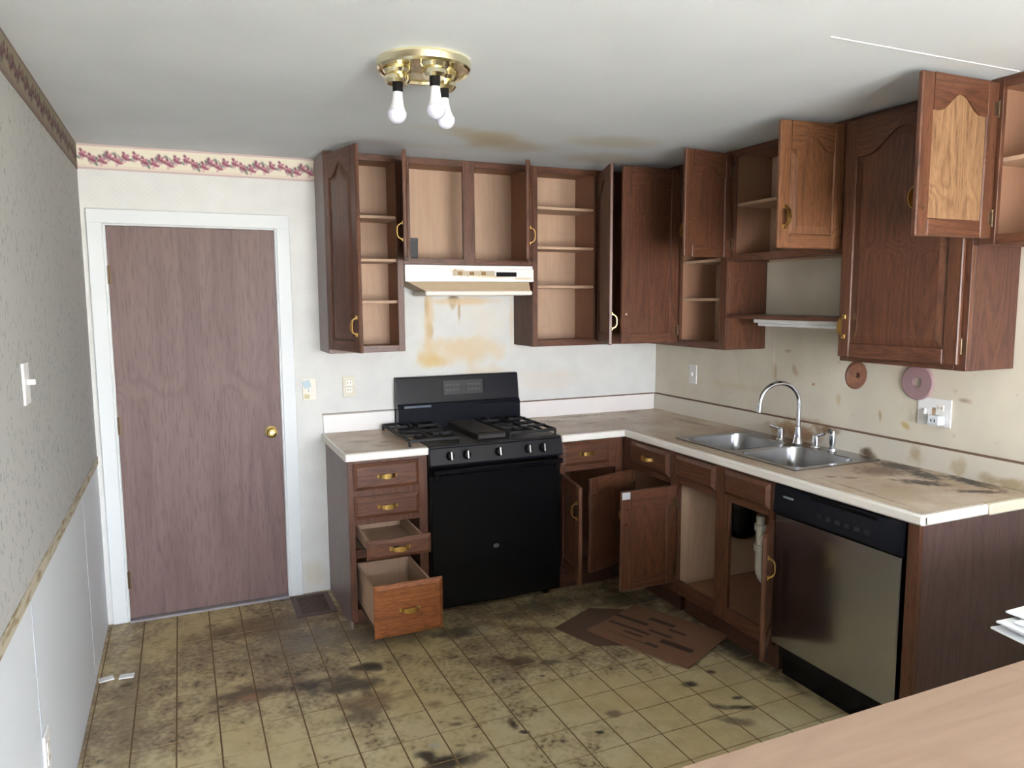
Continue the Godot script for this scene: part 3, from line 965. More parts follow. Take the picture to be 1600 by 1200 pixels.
func build_counters() -> void:
	var dk := Color(0.20, 0.16, 0.13)
	var mk := Color(0.42, 0.31, 0.23)
	var rd := Color(0.50, 0.33, 0.26)
	var c := counter_tex(2.19, 0.0, 1.06, 2.53, [[2.6, 0.09, 0.25, 0.03, 0.0, mk, 0.6], [2.35, 0.2, 0.12, 0.08, 0.3, Color(0.52, 0.40, 0.30), 0.6], [2.55, 0.35, 0.12, 0.03, 0.0, rd, 0.55], [3.0, 0.08, 0.1, 0.05, 0.0, rd, 0.7], [2.8, 0.31, 0.04, 0.03, 0.2, rd, 0.7], [3.1, 0.6, 0.05, 0.3, 0.0, mk, 0.45], [3.17, 1.95, 0.09, 0.16, 0.0, dk, 0.95], [3.03, 1.98, 0.16, 0.13, 0.2, Color(0.44, 0.33, 0.25), 0.85],
		[3.13, 2.12, 0.07, 0.13, 0.3, dk, 1.0], [3.19, 2.27, 0.06, 0.17, 0.2, dk, 1.0], [3.01, 2.2, 0.055, 0.13, -0.7, dk, 0.9], [3.12, 2.24, 0.045, 0.05, 0.0, Color(0.76, 0.70, 0.58), 0.8], [3.08, 2.39, 0.035, 0.13, -1.0, Color(0.28, 0.19, 0.14), 0.95], [3.17, 2.41, 0.02, 0.06, 0.3, rd, 0.6], [2.76, 1.975, 0.03, 0.02, 0.3, mk, 0.8], [2.82, 2.02, 0.05, 0.03, 0.3, mk, 0.5], [2.78, 2.27, 0.16, 0.1, 0.5, Color(0.74, 0.68, 0.56), 0.5], [2.66, 1.4, 0.05, 0.5, 0.0, Color(0.78, 0.72, 0.62), 0.5], [2.68, 2.2, 0.015, 0.3, 0.1, mk, 0.4], [3.1, 1.0, 0.2, 0.1, 0.0, mk, 0.5]], 61, 0.05)
	var ct := thing("countertop", "stained L-shaped laminate worktop running under the sink to the right", "worktop", Vector3.ZERO)
	var y0 := 0.878
	var y1 := 0.915
	var st := begin()
	flat = [0, 2, 2.19, 0.0, 1.06, 2.53]
	var sx0 := 2.715
	var sx1 := 3.165
	var sz0 := 1.015
	var sz1 := 1.815
	box(st, Vector3(2.194, y0, 0.002), Vector3(XR - 0.002, y1, 0.63), 0.0)
	box(st, Vector3(2.62, y0, 0.63), Vector3(XR - 0.002, y1, sz0), 0.0)
	box(st, Vector3(2.62, y0, sz0), Vector3(sx0, y1, sz1), 0.0)
	box(st, Vector3(sx1, y0, sz0), Vector3(XR - 0.002, y1, sz1), 0.0)
	box(st, Vector3(2.62, y0, sz1), Vector3(XR - 0.002, y1, 2.50), 0.0)
	put("worktop", st, c, ct)
	st = begin()
	box(st, Vector3(2.194, y0 - 0.001, 0.63), Vector3(2.62, y1 + 0.0005, 0.655), 0.009)
	box(st, Vector3(2.59, y0 - 0.001, 0.632), Vector3(2.62, y1 + 0.0005, 2.525), 0.009)
	box(st, Vector3(2.60, y0 - 0.001, 2.50), Vector3(2.935, y1 + 0.0005, 2.525), 0.009)
	put("front_edge", st, M.cream, ct)
	st = begin()
	box(st, Vector3(2.938, y0 - 0.004, 2.50), Vector3(XR - 0.002, y1 + 0.001, 2.53), 0.007)
	put("end_strip", st, mat(Color(0.84, 0.81, 0.72), 0.45), ct)
	var sp := Image.create(900, 40, false, Image.FORMAT_RGB8)
	sp.fill(Color(0.83, 0.80, 0.74))
	stains(sp, [[0.75, 0.03, 0.2, 0.05, 0.0, Color(0.82, 0.76, 0.70), 0.5], [1.3, 0.05, 0.25, 0.07, 0.0, Color(0.62, 0.47, 0.32), 0.75], [1.5, 0.09, 0.1, 0.03, 0.0, Color(0.45, 0.30, 0.18), 0.7], [1.75, 0.02, 0.06, 0.04, 0.0, Color(0.36, 0.28, 0.22), 0.8], [2.0, 0.05, 0.05, 0.05, 0.0, Color(0.66, 0.56, 0.42), 0.7], [2.2, 0.04, 0.05, 0.06, 0.0, Color(0.68, 0.60, 0.46), 0.6], [2.38, 0.02, 0.15, 0.03, 0.0, Color(0.62, 0.54, 0.40), 0.7]], 0.0, 0.0, 2.53, 0.12, 71, true)
	st = begin()
	flat = [2, 1, 0.0, y1 + 0.12, 2.53, -0.12]
	box(st, Vector3(XR - 0.021, y1, 0.021), Vector3(XR - 0.001, y1 + 0.105, 2.52), 0.003)
	put("backsplash", st, mat(Color(1, 1, 1), 0.4, ImageTexture.create_from_image(sp)), ct)
	boxpart("backsplash", Vector3(2.194, y1, 0.001), Vector3(XR - 0.02, y1 + 0.105, 0.021), mat(Color(0.90, 0.88, 0.86), 0.4), ct, 0, 0.003)
	var gr := relief(mat(Color(0.47, 0.37, 0.29), 0.9), 72, 0.05, 0.2)
	st = begin()
	box(st, Vector3(XR - 0.023, y1 + 0.103, 0.02), Vector3(XR - 0.0005, y1 + 0.109, 2.52), 0.002)
	box(st, Vector3(2.194, y1 + 0.103, 0.0005), Vector3(XR - 0.02, y1 + 0.108, 0.023), 0.002)
	put("caulk_line", st, gr, ct)

	var c2 := counter_tex(1.0, 0.0, 0.46, 0.66, [[1.15, 0.34, 0.1, 0.06, 0.2, Color(0.56, 0.44, 0.30), 0.6], [1.25, 0.18, 0.12, 0.05, 0.0, Color(0.60, 0.50, 0.36), 0.6], [1.28, 0.4, 0.05, 0.05, 0.0, Color(0.50, 0.38, 0.24), 0.6], [1.22, 0.5, 0.05, 0.02, 0.6, Color(0.45, 0.34, 0.24), 0.5], [1.38, 0.3, 0.05, 0.2, 0.0, Color(0.5, 0.38, 0.26), 0.5]], 81, 0.15)
	var cl := thing("countertop", "short stained worktop on the drawer cabinet left of the range", "worktop", Vector3.ZERO)
	st = begin()
	flat = [0, 2, 1.0, 0.0, 0.46, 0.66]
	box(st, Vector3(1.022, y0, 0.002), Vector3(1.432, y1, 0.63), 0.0)
	put("worktop", st, c2, cl)
	st = begin()
	box(st, Vector3(1.01, y0 - 0.001, 0.63), Vector3(1.432, y1 + 0.0005, 0.655), 0.009)
	box(st, Vector3(1.01, y0 - 0.001, 0.002), Vector3(1.022, y1 + 0.0005, 0.64), 0.004)
	put("front_edge", st, M.cream, cl)
	boxpart("backsplash", Vector3(1.02, y1, 0.001), Vector3(1.43, y1 + 0.105, 0.021), mat(Color(0.90, 0.89, 0.87), 0.4), cl, 0, 0.003)
	boxpart("caulk_line", Vector3(1.018, y1 + 0.103, 0.0005), Vector3(1.43, y1 + 0.111, 0.023), mat(Color(0.70, 0.67, 0.63), 0.8), cl, 0, 0.002)

# ---------------------------------------------------------------- range and hood
func build_range() -> void:
	var x0 := 1.437
	var w := 0.752
	var r := thing("gas_range", "black gas range with grimy cooktop between the two base cabinets", "stove", Vector3(x0, 0, 0))
	boxpart("body", Vector3(0, 0.04, 0.03), Vector3(w, 0.895, 0.61), M.black, r, 1, 0.004)
	var st: SurfaceTool
	for p in [[0.05, 0.08], [w - 0.05, 0.08], [0.05, 0.55], [w - 0.05, 0.55]]:
		st = begin()
		X = Transform3D(Basis.IDENTITY, Vector3(p[0], 0, p[1]))
		lathe(st, [Vector2(0, 0), Vector2(0.018, 0), Vector2(0.018, 0.006), Vector2(0.009, 0.008), Vector2(0.009, 0.041), Vector2(0, 0.041)], 10)
		put("foot", st, M.black_matt, r)
	var od := node("oven_door", r, Vector3.ZERO)
	boxpart("door_panel", Vector3(0.002, 0.05, 0.61), Vector3(w - 0.002, 0.765, 0.65), M.black, od, 1, 0.008)
	st = begin()
	box(st, Vector3(0.012, 0.775, 0.672), Vector3(w - 0.012, 0.80, 0.70), 0.009)
	for x in [0.02, w - 0.045]:
		box(st, Vector3(x, 0.742, 0.645), Vector3(x + 0.025, 0.796, 0.682), 0.004)
	put("handle", st, M.black, od)
	st = begin()
	X = Transform3D(Basis(Vector3.RIGHT, PI / 2).scaled_local(Vector3(1.3, 1, 0.85)), Vector3(0.362, 0.352, 0.651))
	lathe(st, [Vector2(0, 0.004), Vector2(0.010, 0.004), Vector2(0.013, 0.0025), Vector2(0.013, -0.002), Vector2(0, -0.002)], 20)
	put("badge", st, mat(Color(0.45, 0.46, 0.48), 0.35, null, 0.8), od)
	# sloping control panel
	st = begin()
	X = Transform3D(Basis(Vector3(0, 0, -1), Vector3(0, 1, 0), Vector3(1, 0, 0)), Vector3(0, 0, 0))
	prism(st, PackedVector2Array([Vector2(-0.60, 0.81), Vector2(-0.664, 0.812), Vector2(-0.670, 0.822), Vector2(-0.652, 0.902), Vector2(-0.64, 0.912), Vector2(-0.60, 0.912)]), 0.0, w)
	put("control_panel", st, M.navy, r)
	var tilt := Transform3D(Basis(Vector3.RIGHT, PI / 2 - 0.22), Vector3.ZERO)
	for x in [0.105, 0.195, 0.375, 0.545, 0.632]:
		var kn := node("knob", r, Vector3(x, 0.862, 0.660), Vector3(PI / 2 - 0.22, 0, 0))
		st = begin()
		lathe(st, [Vector2(0, 0), Vector2(0.024, 0), Vector2(0.023, 0.008), Vector2(0.019, 0.012), Vector2(0.018, 0.024), Vector2(0.014, 0.027), Vector2(0, 0.027)], 20)
		put("dial", st, M.black, kn)
		st = begin()
		box(st, Vector3(-0.005, 0.014, -0.021), Vector3(0.005, 0.035, 0.021), 0.002)
		put("grip", st, mat(Color(0.72, 0.74, 0.78), 0.2, null, 1.0), kn)
	# cooktop tray
	st = begin()
	box(st, Vector3(-0.004, 0.893, 0.03), Vector3(w + 0.004, 0.916, 0.645), 0.007)
	put("cooktop", st, relief(mat(Color(0.09, 0.085, 0.085), 0.45), 91, 0.03, 0.3), r)
	for p in [[0.17, 0.20], [0.17, 0.46], [0.58, 0.20], [0.58, 0.46]]:
		var bn := node("burner", r, Vector3(p[0], 0.914, p[1]))
		st = begin()
		lathe(st, [Vector2(0.055, 0), Vector2(0.05, 0.012), Vector2(0.0, 0.012)], 20)
		put("burner_base", st, mat(Color(0.35, 0.34, 0.33), 0.45, null, 0.8), bn)
		st = begin()
		lathe(st, [Vector2(0.042, 0.010), Vector2(0.042, 0.02), Vector2(0.036, 0.025), Vector2(0, 0.025)], 20)
		put("burner_cap", st, M.iron, bn)
	# cast iron grates, the left one shoved over the worktop edge
	var gm := grate_mesh(0.27, 0.54)
	share("grate", gm, M.iron, r, Vector3(0.045, 0.9168, 0.34), Vector3(0, 0.0, 0)).set_meta("label", "cast iron grate shoved left")
	share("grate", gm, M.iron, r, Vector3(0.60, 0.9162, 0.34))
	boxpart("griddle", Vector3(0.29, 0.916, 0.09), Vector3(0.455, 0.948, 0.58), M.griddle, r, 2, 0.006)
	boxpart("grease_slot", Vector3(0.305, 0.947, 0.545), Vector3(0.44, 0.9495, 0.57), M.black_matt, r, 0, 0.001)
	# back guard
	st = begin()
	X = Transform3D(Basis(Vector3(0, 0, -1), Vector3(0, 1, 0), Vector3(1, 0, 0)), Vector3(0, 0, 0))
	prism(st, PackedVector2Array([Vector2(-0.005, 0.90), Vector2(-0.095, 0.90), Vector2(-0.095, 1.035), Vector2(-0.085, 1.055), Vector2(-0.075, 1.06), Vector2(-0.055, 1.205), Vector2(-0.045, 1.212), Vector2(-0.005, 1.212)]), -0.006, w + 0.006)
	put("backguard", st, M.navy, r)
	var dp := node("display", r, Vector3(0.40, 1.145, 0.0662), Vector3(-0.137, 0, 0))
	boxpart("clock_panel", Vector3(-0.125, -0.045, -0.004), Vector3(0.125, 0.04, 0.002), mat(Color(0.05, 0.05, 0.056), 0.35), dp, 0, 0.001)
	for k in 8:
		var bx := -0.11 + (k % 4) * 0.022 + (0.135 if k > 3 else 0.0)
		for v in [-0.025, 0.005]:
			boxpart("button", Vector3(bx, v, 0.001), Vector3(bx + 0.016, v + 0.014, 0.0035), mat(Color(0.20, 0.20, 0.22), 0.4), dp, 0, 0.001)
	boxpart("label_strip", Vector3(0.03, 1.037, 0.091), Vector3(0.19, 1.050, 0.0975), mat(Color(0.35, 0.38, 0.44), 0.35), r, 0, 0.002)

	# hood
	var hd := thing("range_hood", "white range hood with rusty grease stains under the short cabinet", "range hood", Vector3(1.432, 1.68, 0))
	var hi := Image.create(512, 64, false, Image.FORMAT_RGB8)
	hi.fill(Color(0.93, 0.93, 0.91))
	stains(hi, [[0.36, 0.045, 0.09, 0.02, 0.0, Color(0.78, 0.66, 0.45), 0.8], [0.30, 0.06, 0.05, 0.012, 0.0, Color(0.62, 0.45, 0.22), 0.8], [0.43, 0.05, 0.04, 0.02, 0.0, Color(0.65, 0.47, 0.24), 0.7], [0.5, 0.03, 0.2, 0.012, 0.0, Color(0.80, 0.70, 0.5), 0.6], [0.7, 0.02, 0.1, 0.01, 0.0, Color(0.80, 0.72, 0.55), 0.6]], 0.0, 0.0, 0.765, 0.08, 95, true)
	st = begin()
	flat = [0, 1, 0.0, 0.155, 0.765, -0.08]
	box(st, Vector3(0.0, 0.076, 0.282), Vector3(0.764, 0.148, 0.292), 0.003)
	put("front_panel", st, mat(Color(1, 1, 1), 0.35, ImageTexture.create_from_image(hi)), hd)
	st = begin()
	box(st, Vector3(0.002, 0.076, 0.004), Vector3(0.762, 0.166, 0.283), 0.002)
	put("housing", st, M.white, hd)
	var dirty := relief(mat(Color(0.66, 0.58, 0.46), 0.6), 96, 0.03, 0.2)
	st = begin()
	prism(st, PackedVector2Array([Vector2(0.02, 0.0755), Vector2(0.75, 0.0755), Vector2(0.762, 0.02), Vector2(0.135, 0.02)]), 0.03, 0.255)
	put("filter_pan", st, dirty, hd)
	st = begin()
	box(st, Vector3(0.118, 0.0, 0.03), Vector3(0.763, 0.026, 0.278), 0.007)
	put("lip", st, mat(Color(0.92, 0.89, 0.84), 0.45), hd)
	boxpart("switch_slot", Vector3(0.53, 0.105, 0.290), Vector3(0.655, 0.13, 0.294), M.black_matt, hd, 0, 0.001)
	boxpart("label_plate", Vector3(0.27, 0.108, 0.290), Vector3(0.52, 0.136, 0.2935), mat(Color(0.74, 0.68, 0.58), 0.6), hd, 0, 0.001)
	for k in 3:
		boxpart("button", Vector3(0.30 + k * 0.07, 0.113, 0.292), Vector3(0.325 + k * 0.07, 0.131, 0.298), mat(Color(0.55, 0.42, 0.25), 0.6), hd, 0, 0.002)

func grate_mesh(w: float, d: float) -> Mesh:
	var st := begin()
	var y := 0.034
	var t := 0.006
	for x in [-w / 2, w / 2]:
		box(st, Vector3(x - t, y - 0.012, -d / 2), Vector3(x + t, y + 0.004, d / 2), 0.003)
	for z in [-d / 2, 0.0, d / 2]:
		box(st, Vector3(-w / 2, y - 0.012, z - t), Vector3(w / 2, y + 0.004, z + t), 0.003)
	for s in [-1.0, 1.0]:
		for k in 4:
			var z: float = s * d / 4
			var dx := cos(k * PI / 2) * 0.035
			var dz := sin(k * PI / 2) * 0.035
			var ex := cos(k * PI / 2) * w / 2
			var ez := sin(k * PI / 2) * d / 4
			box(st, Vector3(minf(dx, ex) - t * 0.8, y - 0.008, z + minf(dz, ez) - t * 0.8), Vector3(maxf(dx, ex) + t * 0.8, y + 0.008, z + maxf(dz, ez) + t * 0.8), 0.002)
		for k in 5:
			var xx := -w / 2 + w * k / 4.0
			box(st, Vector3(xx - 0.004, y - 0.01, s * d * 0.36 - 0.07), Vector3(xx + 0.004, y + 0.004, s * d * 0.36 + 0.05), 0.002)
	for x in [-w / 2, w / 2]:
		for z in [-d / 2, d / 2]:
			box(st, Vector3(x - t, 0, z - t), Vector3(x + t, y, z + t), 0.002)
	return st.commit()

func build_dishwasher() -> void:
	var d := thing("dishwasher", "dishwasher with black control panel and stainless door next to the end panel", "dishwasher", Vector3(XR, 0, 1.822), -PI / 2)
	var w := 0.63
	boxpart("tub", Vector3(0.004, 0.1, 0.03), Vector3(w - 0.004, 0.872, 0.60), M.black_matt, d)
	boxpart("toe_panel", Vector3(0.004, 0.004, 0.5), Vector3(w - 0.004, 0.2, 0.575), M.black, d)
	var dr := node("door", d, Vector3.ZERO)
	boxpart("steel_panel", Vector3(0.006, 0.165, 0.60), Vector3(w - 0.012, 0.742, 0.645), M.steel, dr, 1, 0.004)
	var cp := node("control_panel", d, Vector3.ZERO)
	var st := begin()
	X = Transform3D(Basis(Vector3(0, 0, -1), Vector3(0, 1, 0), Vector3(1, 0, 0)), Vector3(0, 0, 0))
	prism(st, PackedVector2Array([Vector2(-0.59, 0.745), Vector2(-0.650, 0.745), Vector2(-0.655, 0.752), Vector2(-0.648, 0.862), Vector2(-0.638, 0.871), Vector2(-0.59, 0.871)]), 0.004, w - 0.006)
	put("fascia", st, M.navy, cp)
	st = begin()
	box(st, Vector3(0.20, 0.848, 0.64), Vector3(0.52, 0.866, 0.655), 0.005)
	put("handle", st, M.black, cp)
	boxpart("vent_slot", Vector3(0.055, 0.822, 0.6485), Vector3(0.11, 0.83, 0.6535), mat(Color(0.5, 0.52, 0.53), 0.4), cp, 0, 0.001)
	for k in 6:
		boxpart("button", Vector3(0.24 + k * 0.045, 0.785, 0.650), Vector3(0.265 + k * 0.045, 0.80, 0.6555), mat(Color(0.09, 0.10, 0.11), 0.4), cp, 0, 0.002)

# ---------------------------------------------------------------- sink and taps
func bowl(st: SurfaceTool, x0: float, x1: float, z0: float, z1: float, top: float, bot: float, cr: float) -> void:
	var ring := func(inset: float, y: float, rad: float) -> Array:
		var o := []
		for q in 4:
			var cx: float = (x1 - inset - rad) if q == 0 or q == 3 else (x0 + inset + rad)
			var cz: float = (z1 - inset - rad) if q < 2 else (z0 + inset + rad)
			for k in 6:
				var a := PI / 2 * (q + k / 5.0)
				o.append(Vector3(cx + rad * cos(a), y, cz + rad * sin(a)))
		return o
	var rings := [ring.call(0.0, top, cr), ring.call(0.005, top - 0.006, cr), ring.call(0.02, bot + 0.05, cr), ring.call(0.03, bot + 0.02, cr), ring.call(0.06, bot + 0.002, cr), ring.call(0.09, bot, cr * 0.7)]
	var lean := [0.5, 0.14, 0.16, 0.8, 3.0, 30.0]
	var mid := Vector3((x0 + x1) / 2, bot - 0.004, (z0 + z1) / 2)
	var facing := func(i: int, k: int) -> Vector3:
		var a := PI / 2 * (k / 6 + (k % 6) / 5.0)
		return Vector3(-cos(a), lean[i], -sin(a)).normalized()
	for i in rings.size() - 1:
		var n: int = rings[i].size()
		for k in n:
			var l := (k + 1) % n
			var na: Vector3 = facing.call(i, k)
			var nb: Vector3 = facing.call(i, l)
			var nc: Vector3 = facing.call(i + 1, l)
			var nd: Vector3 = facing.call(i + 1, k)
			tri(st, rings[i][k], rings[i][l], rings[i + 1][l], na + nb + nc, na, nb, nc)
			tri(st, rings[i][k], rings[i + 1][l], rings[i + 1][k], na + nc + nd, na, nc, nd)
	var last: Array = rings[-1]
	for k in last.size():
		tri(st, mid, last[k], last[(k + 1) % last.size()], Vector3.UP)

func build_sink() -> void:
	var s := thing("sink", "double-bowl stainless steel sink let into the stained worktop", "sink", Vector3(0, 0, 0))
	var x0 := 2.695
	var x1 := 3.205
	var z0 := 0.99
	var z1 := 1.84
	var y := 0.922
	var zm := (z0 + z1) / 2
	var bx0 := 2.725
	var bx1 := 3.105
	var st := begin()
	box(st, Vector3(x0, 0.9152, z0), Vector3(bx0, y, z1), 0.003)
	box(st, Vector3(bx1, 0.9152, z0), Vector3(x1, y, z1), 0.003)
	for b in [[z0, z0 + 0.03], [zm - 0.018, zm + 0.018], [z1 - 0.03, z1]]:
		box(st, Vector3(bx0, 0.9152, b[0]), Vector3(bx1, y, b[1]), 0.001)
	# fillets that round the corners of the bowls
	for zz in [[z0 + 0.03, zm - 0.018], [zm + 0.018, z1 - 0.03]]:
		for cx in [0, 1]:
			for cz in [0, 1]:
				var c := Vector2(bx0 if cx == 0 else bx1, zz[cz])
				var dx := 1.0 if cx == 0 else -1.0
				var dz := 1.0 if cz == 0 else -1.0
				var o := c + Vector2(dx, dz) * 0.065
				for k in 5:
					var a0 := PI / 2 * k / 5.0
					var a1 := PI / 2 * (k + 1) / 5.0
					var p := o - Vector2(dx * cos(a0), dz * sin(a0)) * 0.065
					var q := o - Vector2(dx * cos(a1), dz * sin(a1)) * 0.065
					tri(st, Vector3(c.x, y - 0.0005, c.y), Vector3(p.x, y - 0.0005, p.y), Vector3(q.x, y - 0.0005, q.y), Vector3.UP)
	put("rim", st, M.sink, s)
	for zz in [[z0 + 0.03, zm - 0.018], [zm + 0.018, z1 - 0.03]]:
		st = begin()
		bowl(st, bx0, bx1, zz[0], zz[1], y, 0.755, 0.065)
		put("bowl", st, M.sink, s)
		st = begin()
		X = Transform3D(Basis.IDENTITY, Vector3((bx0 + bx1) / 2, 0.752, (zz[0] + zz[1]) / 2))
		lathe(st, [Vector2(0.045, 0.0), Vector2(0.045, 0.004), Vector2(0.035, 0.005), Vector2(0.03, 0.001), Vector2(0, 0.001)], 20)
		put("drain", st, M.chrome, s)

	var f := thing("faucet", "tall chrome gooseneck faucet with two lever handles behind the sink", "faucet", Vector3(3.16, y, 1.385))
	st = begin()
	lathe(st, [Vector2(0, 0), Vector2(0.026, 0), Vector2(0.024, 0.008), Vector2(0.018, 0.03), Vector2(0.016, 0.085), Vector2(0.012, 0.09), Vector2(0, 0.09)], 20)
	put("base", st, M.chrome, f)
	st = begin()
	var pts := [Vector3(0, 0.08, 0), Vector3(0, 0.205, 0)]
	for k in range(1, 15):
		var a := PI * k / 14.0
		pts.append(Vector3(-0.104 + 0.104 * cos(a), 0.205 + 0.104 * sin(a), -0.05 * (1 - cos(a)) / 2))
	pts.append(Vector3(-0.210, 0.185, -0.051))
	tube(st, pts, 0.0115, 14)
	put("spout", st, M.chrome, f)
	st = begin()
	tube(st, [Vector3(-0.209, 0.20, -0.0505), Vector3(-0.2115, 0.165, -0.051)], 0.0145, 14)
	put("aerator", st, M.chrome, f)
	for zz in [-0.118, 0.118]:
		var hn := node("handle", f, Vector3(0, 0, zz))
		st = begin()
		lathe(st, [Vector2(0, 0), Vector2(0.024, 0), Vector2(0.022, 0.006), Vector2(0.017, 0.01), Vector2(0.0155, 0.055), Vector2(0.012, 0.062), Vector2(0, 0.062)], 18)
		put("stem", st, M.chrome, hn)
		st = begin()
		var dirv := Vector3(-0.035, 0.012, -0.045) if zz < 0 else Vector3(-0.02, 0.02, 0.07)
		tube(st, [Vector3(0, 0.054, 0), Vector3(0, 0.056, 0) + dirv * 0.5, Vector3(0, 0.058, 0) + dirv], 0.006, 10)
		put("lever", st, M.chrome, hn)
	var sp := thing("side_sprayer", "small chrome side sprayer standing right of the faucet handles", "sprayer", Vector3(3.165, y, 1.60))
	st = begin()
	lathe(st, [Vector2(0, 0), Vector2(0.024, 0), Vector2(0.022, 0.01), Vector2(0.016, 0.016), Vector2(0, 0.016)], 18)
	put("base", st, M.chrome, sp)
	st = begin()
	lathe(st, [Vector2(0, 0.015), Vector2(0.012, 0.015), Vector2(0.016, 0.04), Vector2(0.017, 0.075), Vector2(0.013, 0.095), Vector2(0, 0.098)], 16)
	put("body", st, M.chrome, sp)
	st = begin()
	tube(st, [Vector3(0, 0.085, 0), Vector3(-0.03, 0.10, 0.005)], 0.009, 12)
	put("nozzle", st, mat(Color(0.45, 0.46, 0.47), 0.3, null, 0.9), sp)

# ---------------------------------------------------------------- plates and wall things
func plate(called: String, label: String, category: String, at: Vector3, turn: float, w: float, h: float, m: Material) -> Node3D:
	var o := thing(called, label, category, at, turn)
	boxpart("cover_plate", Vector3(-w / 2, -h / 2, 0.0005), Vector3(w / 2, h / 2, 0.007), m, o, 1, 0.003)
	return o

func sockets(o: Node3D, x: float) -> void:
	for s in [-1.0, 1.0]:
		var r := node("socket", o, Vector3(x, s * 0.02, 0.007))
		boxpart("face", Vector3(-0.017, -0.014, -0.001), Vector3(0.017, 0.014, 0.002), M.cream, r, 1, 0.003)
		for q in [-0.007, 0.007]:
			boxpart("slot", Vector3(q - 0.0015, -0.003, 0.0015), Vector3(q + 0.0015, 0.006, 0.0026), M.black_matt, r, 1, 0.0)

func build_fittings() -> void:
	var cover := mat(Color(0.86, 0.84, 0.78), 0.4)
	var o := plate("outlet", "cream double outlet on the back wall left of the range", "outlet", Vector3(1.173, 1.172, 0.0), 0.0, 0.072, 0.116, mat(Color(0.80, 0.78, 0.70), 0.4))
	sockets(o, 0.0)
	o = plate("light_switch", "white switch plate with a pale torn sticker between door and range", "light switch", Vector3(0.953, 1.167, 0.0), 0.0, 0.075, 0.12, cover)
	boxpart("toggle", Vector3(-0.006, -0.012, 0.007), Vector3(0.006, 0.012, 0.017), M.white, o, 1, 0.002)
	var st := begin()
	X = Transform3D(Basis(Vector3.BACK, 0.3), Vector3(-0.014, 0.03, 0.0072))
	box(st, Vector3(-0.02, -0.02, 0), Vector3(0.02, 0.02, 0.0015), 0.0005)
	put("sticker", st, mat(Color(0.70, 0.78, 0.80), 0.6), o)
	st = begin()
	X = Transform3D(Basis(Vector3.BACK, -0.2), Vector3(-0.015, -0.038, 0.0072))
	box(st, Vector3(-0.014, -0.012, 0), Vector3(0.014, 0.012, 0.0012), 0.0005)
	put("sticker", st, mat(Color(0.78, 0.74, 0.56), 0.6), o)
	o = plate("light_switch", "white switch plate on the right wall under the corner cabinet", "light switch", Vector3(XR, 1.182, 0.41), -PI / 2, 0.075, 0.118, M.white)
	boxpart("toggle", Vector3(-0.006, -0.012, 0.007), Vector3(0.006, 0.012, 0.018), M.white, o, 1, 0.002)
	o = plate("outlet", "wide white plate with switch and outlet right of the sink", "outlet", Vector3(XR, 1.167, 2.062), -PI / 2, 0.155, 0.118, M.white)
	sockets(o, 0.028)
	boxpart("toggle", Vector3(-0.045, -0.012, 0.007), Vector3(-0.034, 0.012, 0.017), M.white, o, 1, 0.002)
	boxpart("rust_mark", Vector3(-0.008, -0.03, 0.0065), Vector3(0.008, 0.02, 0.0074), mat(Color(0.66, 0.56, 0.44), 0.8), o, 1, 0.0)
	var ad := thing("plug_adapter", "white block adapter plugged into the outlet right of the sink", "adapter", Vector3(XR - 0.0095, 1.14, 2.09), -PI / 2)
	boxpart("housing", Vector3(-0.028, -0.022, 0.0), Vector3(0.028, 0.018, 0.04), mat(Color(0.86, 0.89, 0.91), 0.4), ad, 1, 0.005)
	for q in [-0.008, 0.008]:
		boxpart("slot", Vector3(q - 0.002, -0.008, 0.0395), Vector3(q + 0.002, 0.004, 0.0408), M.black_matt, ad, 1, 0.0)
	o = plate("light_switch", "white switch plate standing proud of the grey papered left wall", "light switch", Vector3(XL, 1.425, 1.71), PI / 2, 0.078, 0.12, M.white)
	boxpart("toggle", Vector3(-0.006, -0.004, 0.006), Vector3(0.006, 0.012, 0.028), M.white, o, 1, 0.002)
	o = plate("outlet", "white outlet low on the pale lower part of the left wall", "outlet", Vector3(XL, 0.37, 1.83), PI / 2, 0.075, 0.125, M.white)
	sockets(o, 0.0)

	# turned wooden rings
	var rg := func(called: String, label: String, cat: String, at: Vector3, turn: Vector3, r: float, hole: float, th: float, m: Material) -> void:
		var s := begin()
		lathe(s, [Vector2(hole, -th / 2), Vector2(r - 0.006, -th / 2), Vector2(r, -th / 2 + 0.006), Vector2(r, th / 2 - 0.006), Vector2(r - 0.006, th / 2), Vector2(hole, th / 2), Vector2(hole, -th / 2)], 36)
		var n := put(called, s, m)
		n.position = at
		n.rotation = turn
		tag(n, label, cat)
	rg.call("towel_holder_disc", "brown wooden disc with a hole hanging under the large closed cabinet", "holder", Vector3(3.0, 1.319, 1.865), Vector3(PI / 2, 0, 0), 0.061, 0.013, 0.02, M.oak)
	rg.call("wall_ring", "dusty mauve wooden ring on the cream wall above the wide outlet", "ring", Vector3(XR - 0.0085, 1.288, 1.98), Vector3(0, 0, PI / 2), 0.078, 0.023, 0.016, mat(Color(0.60, 0.49, 0.50), 0.6))

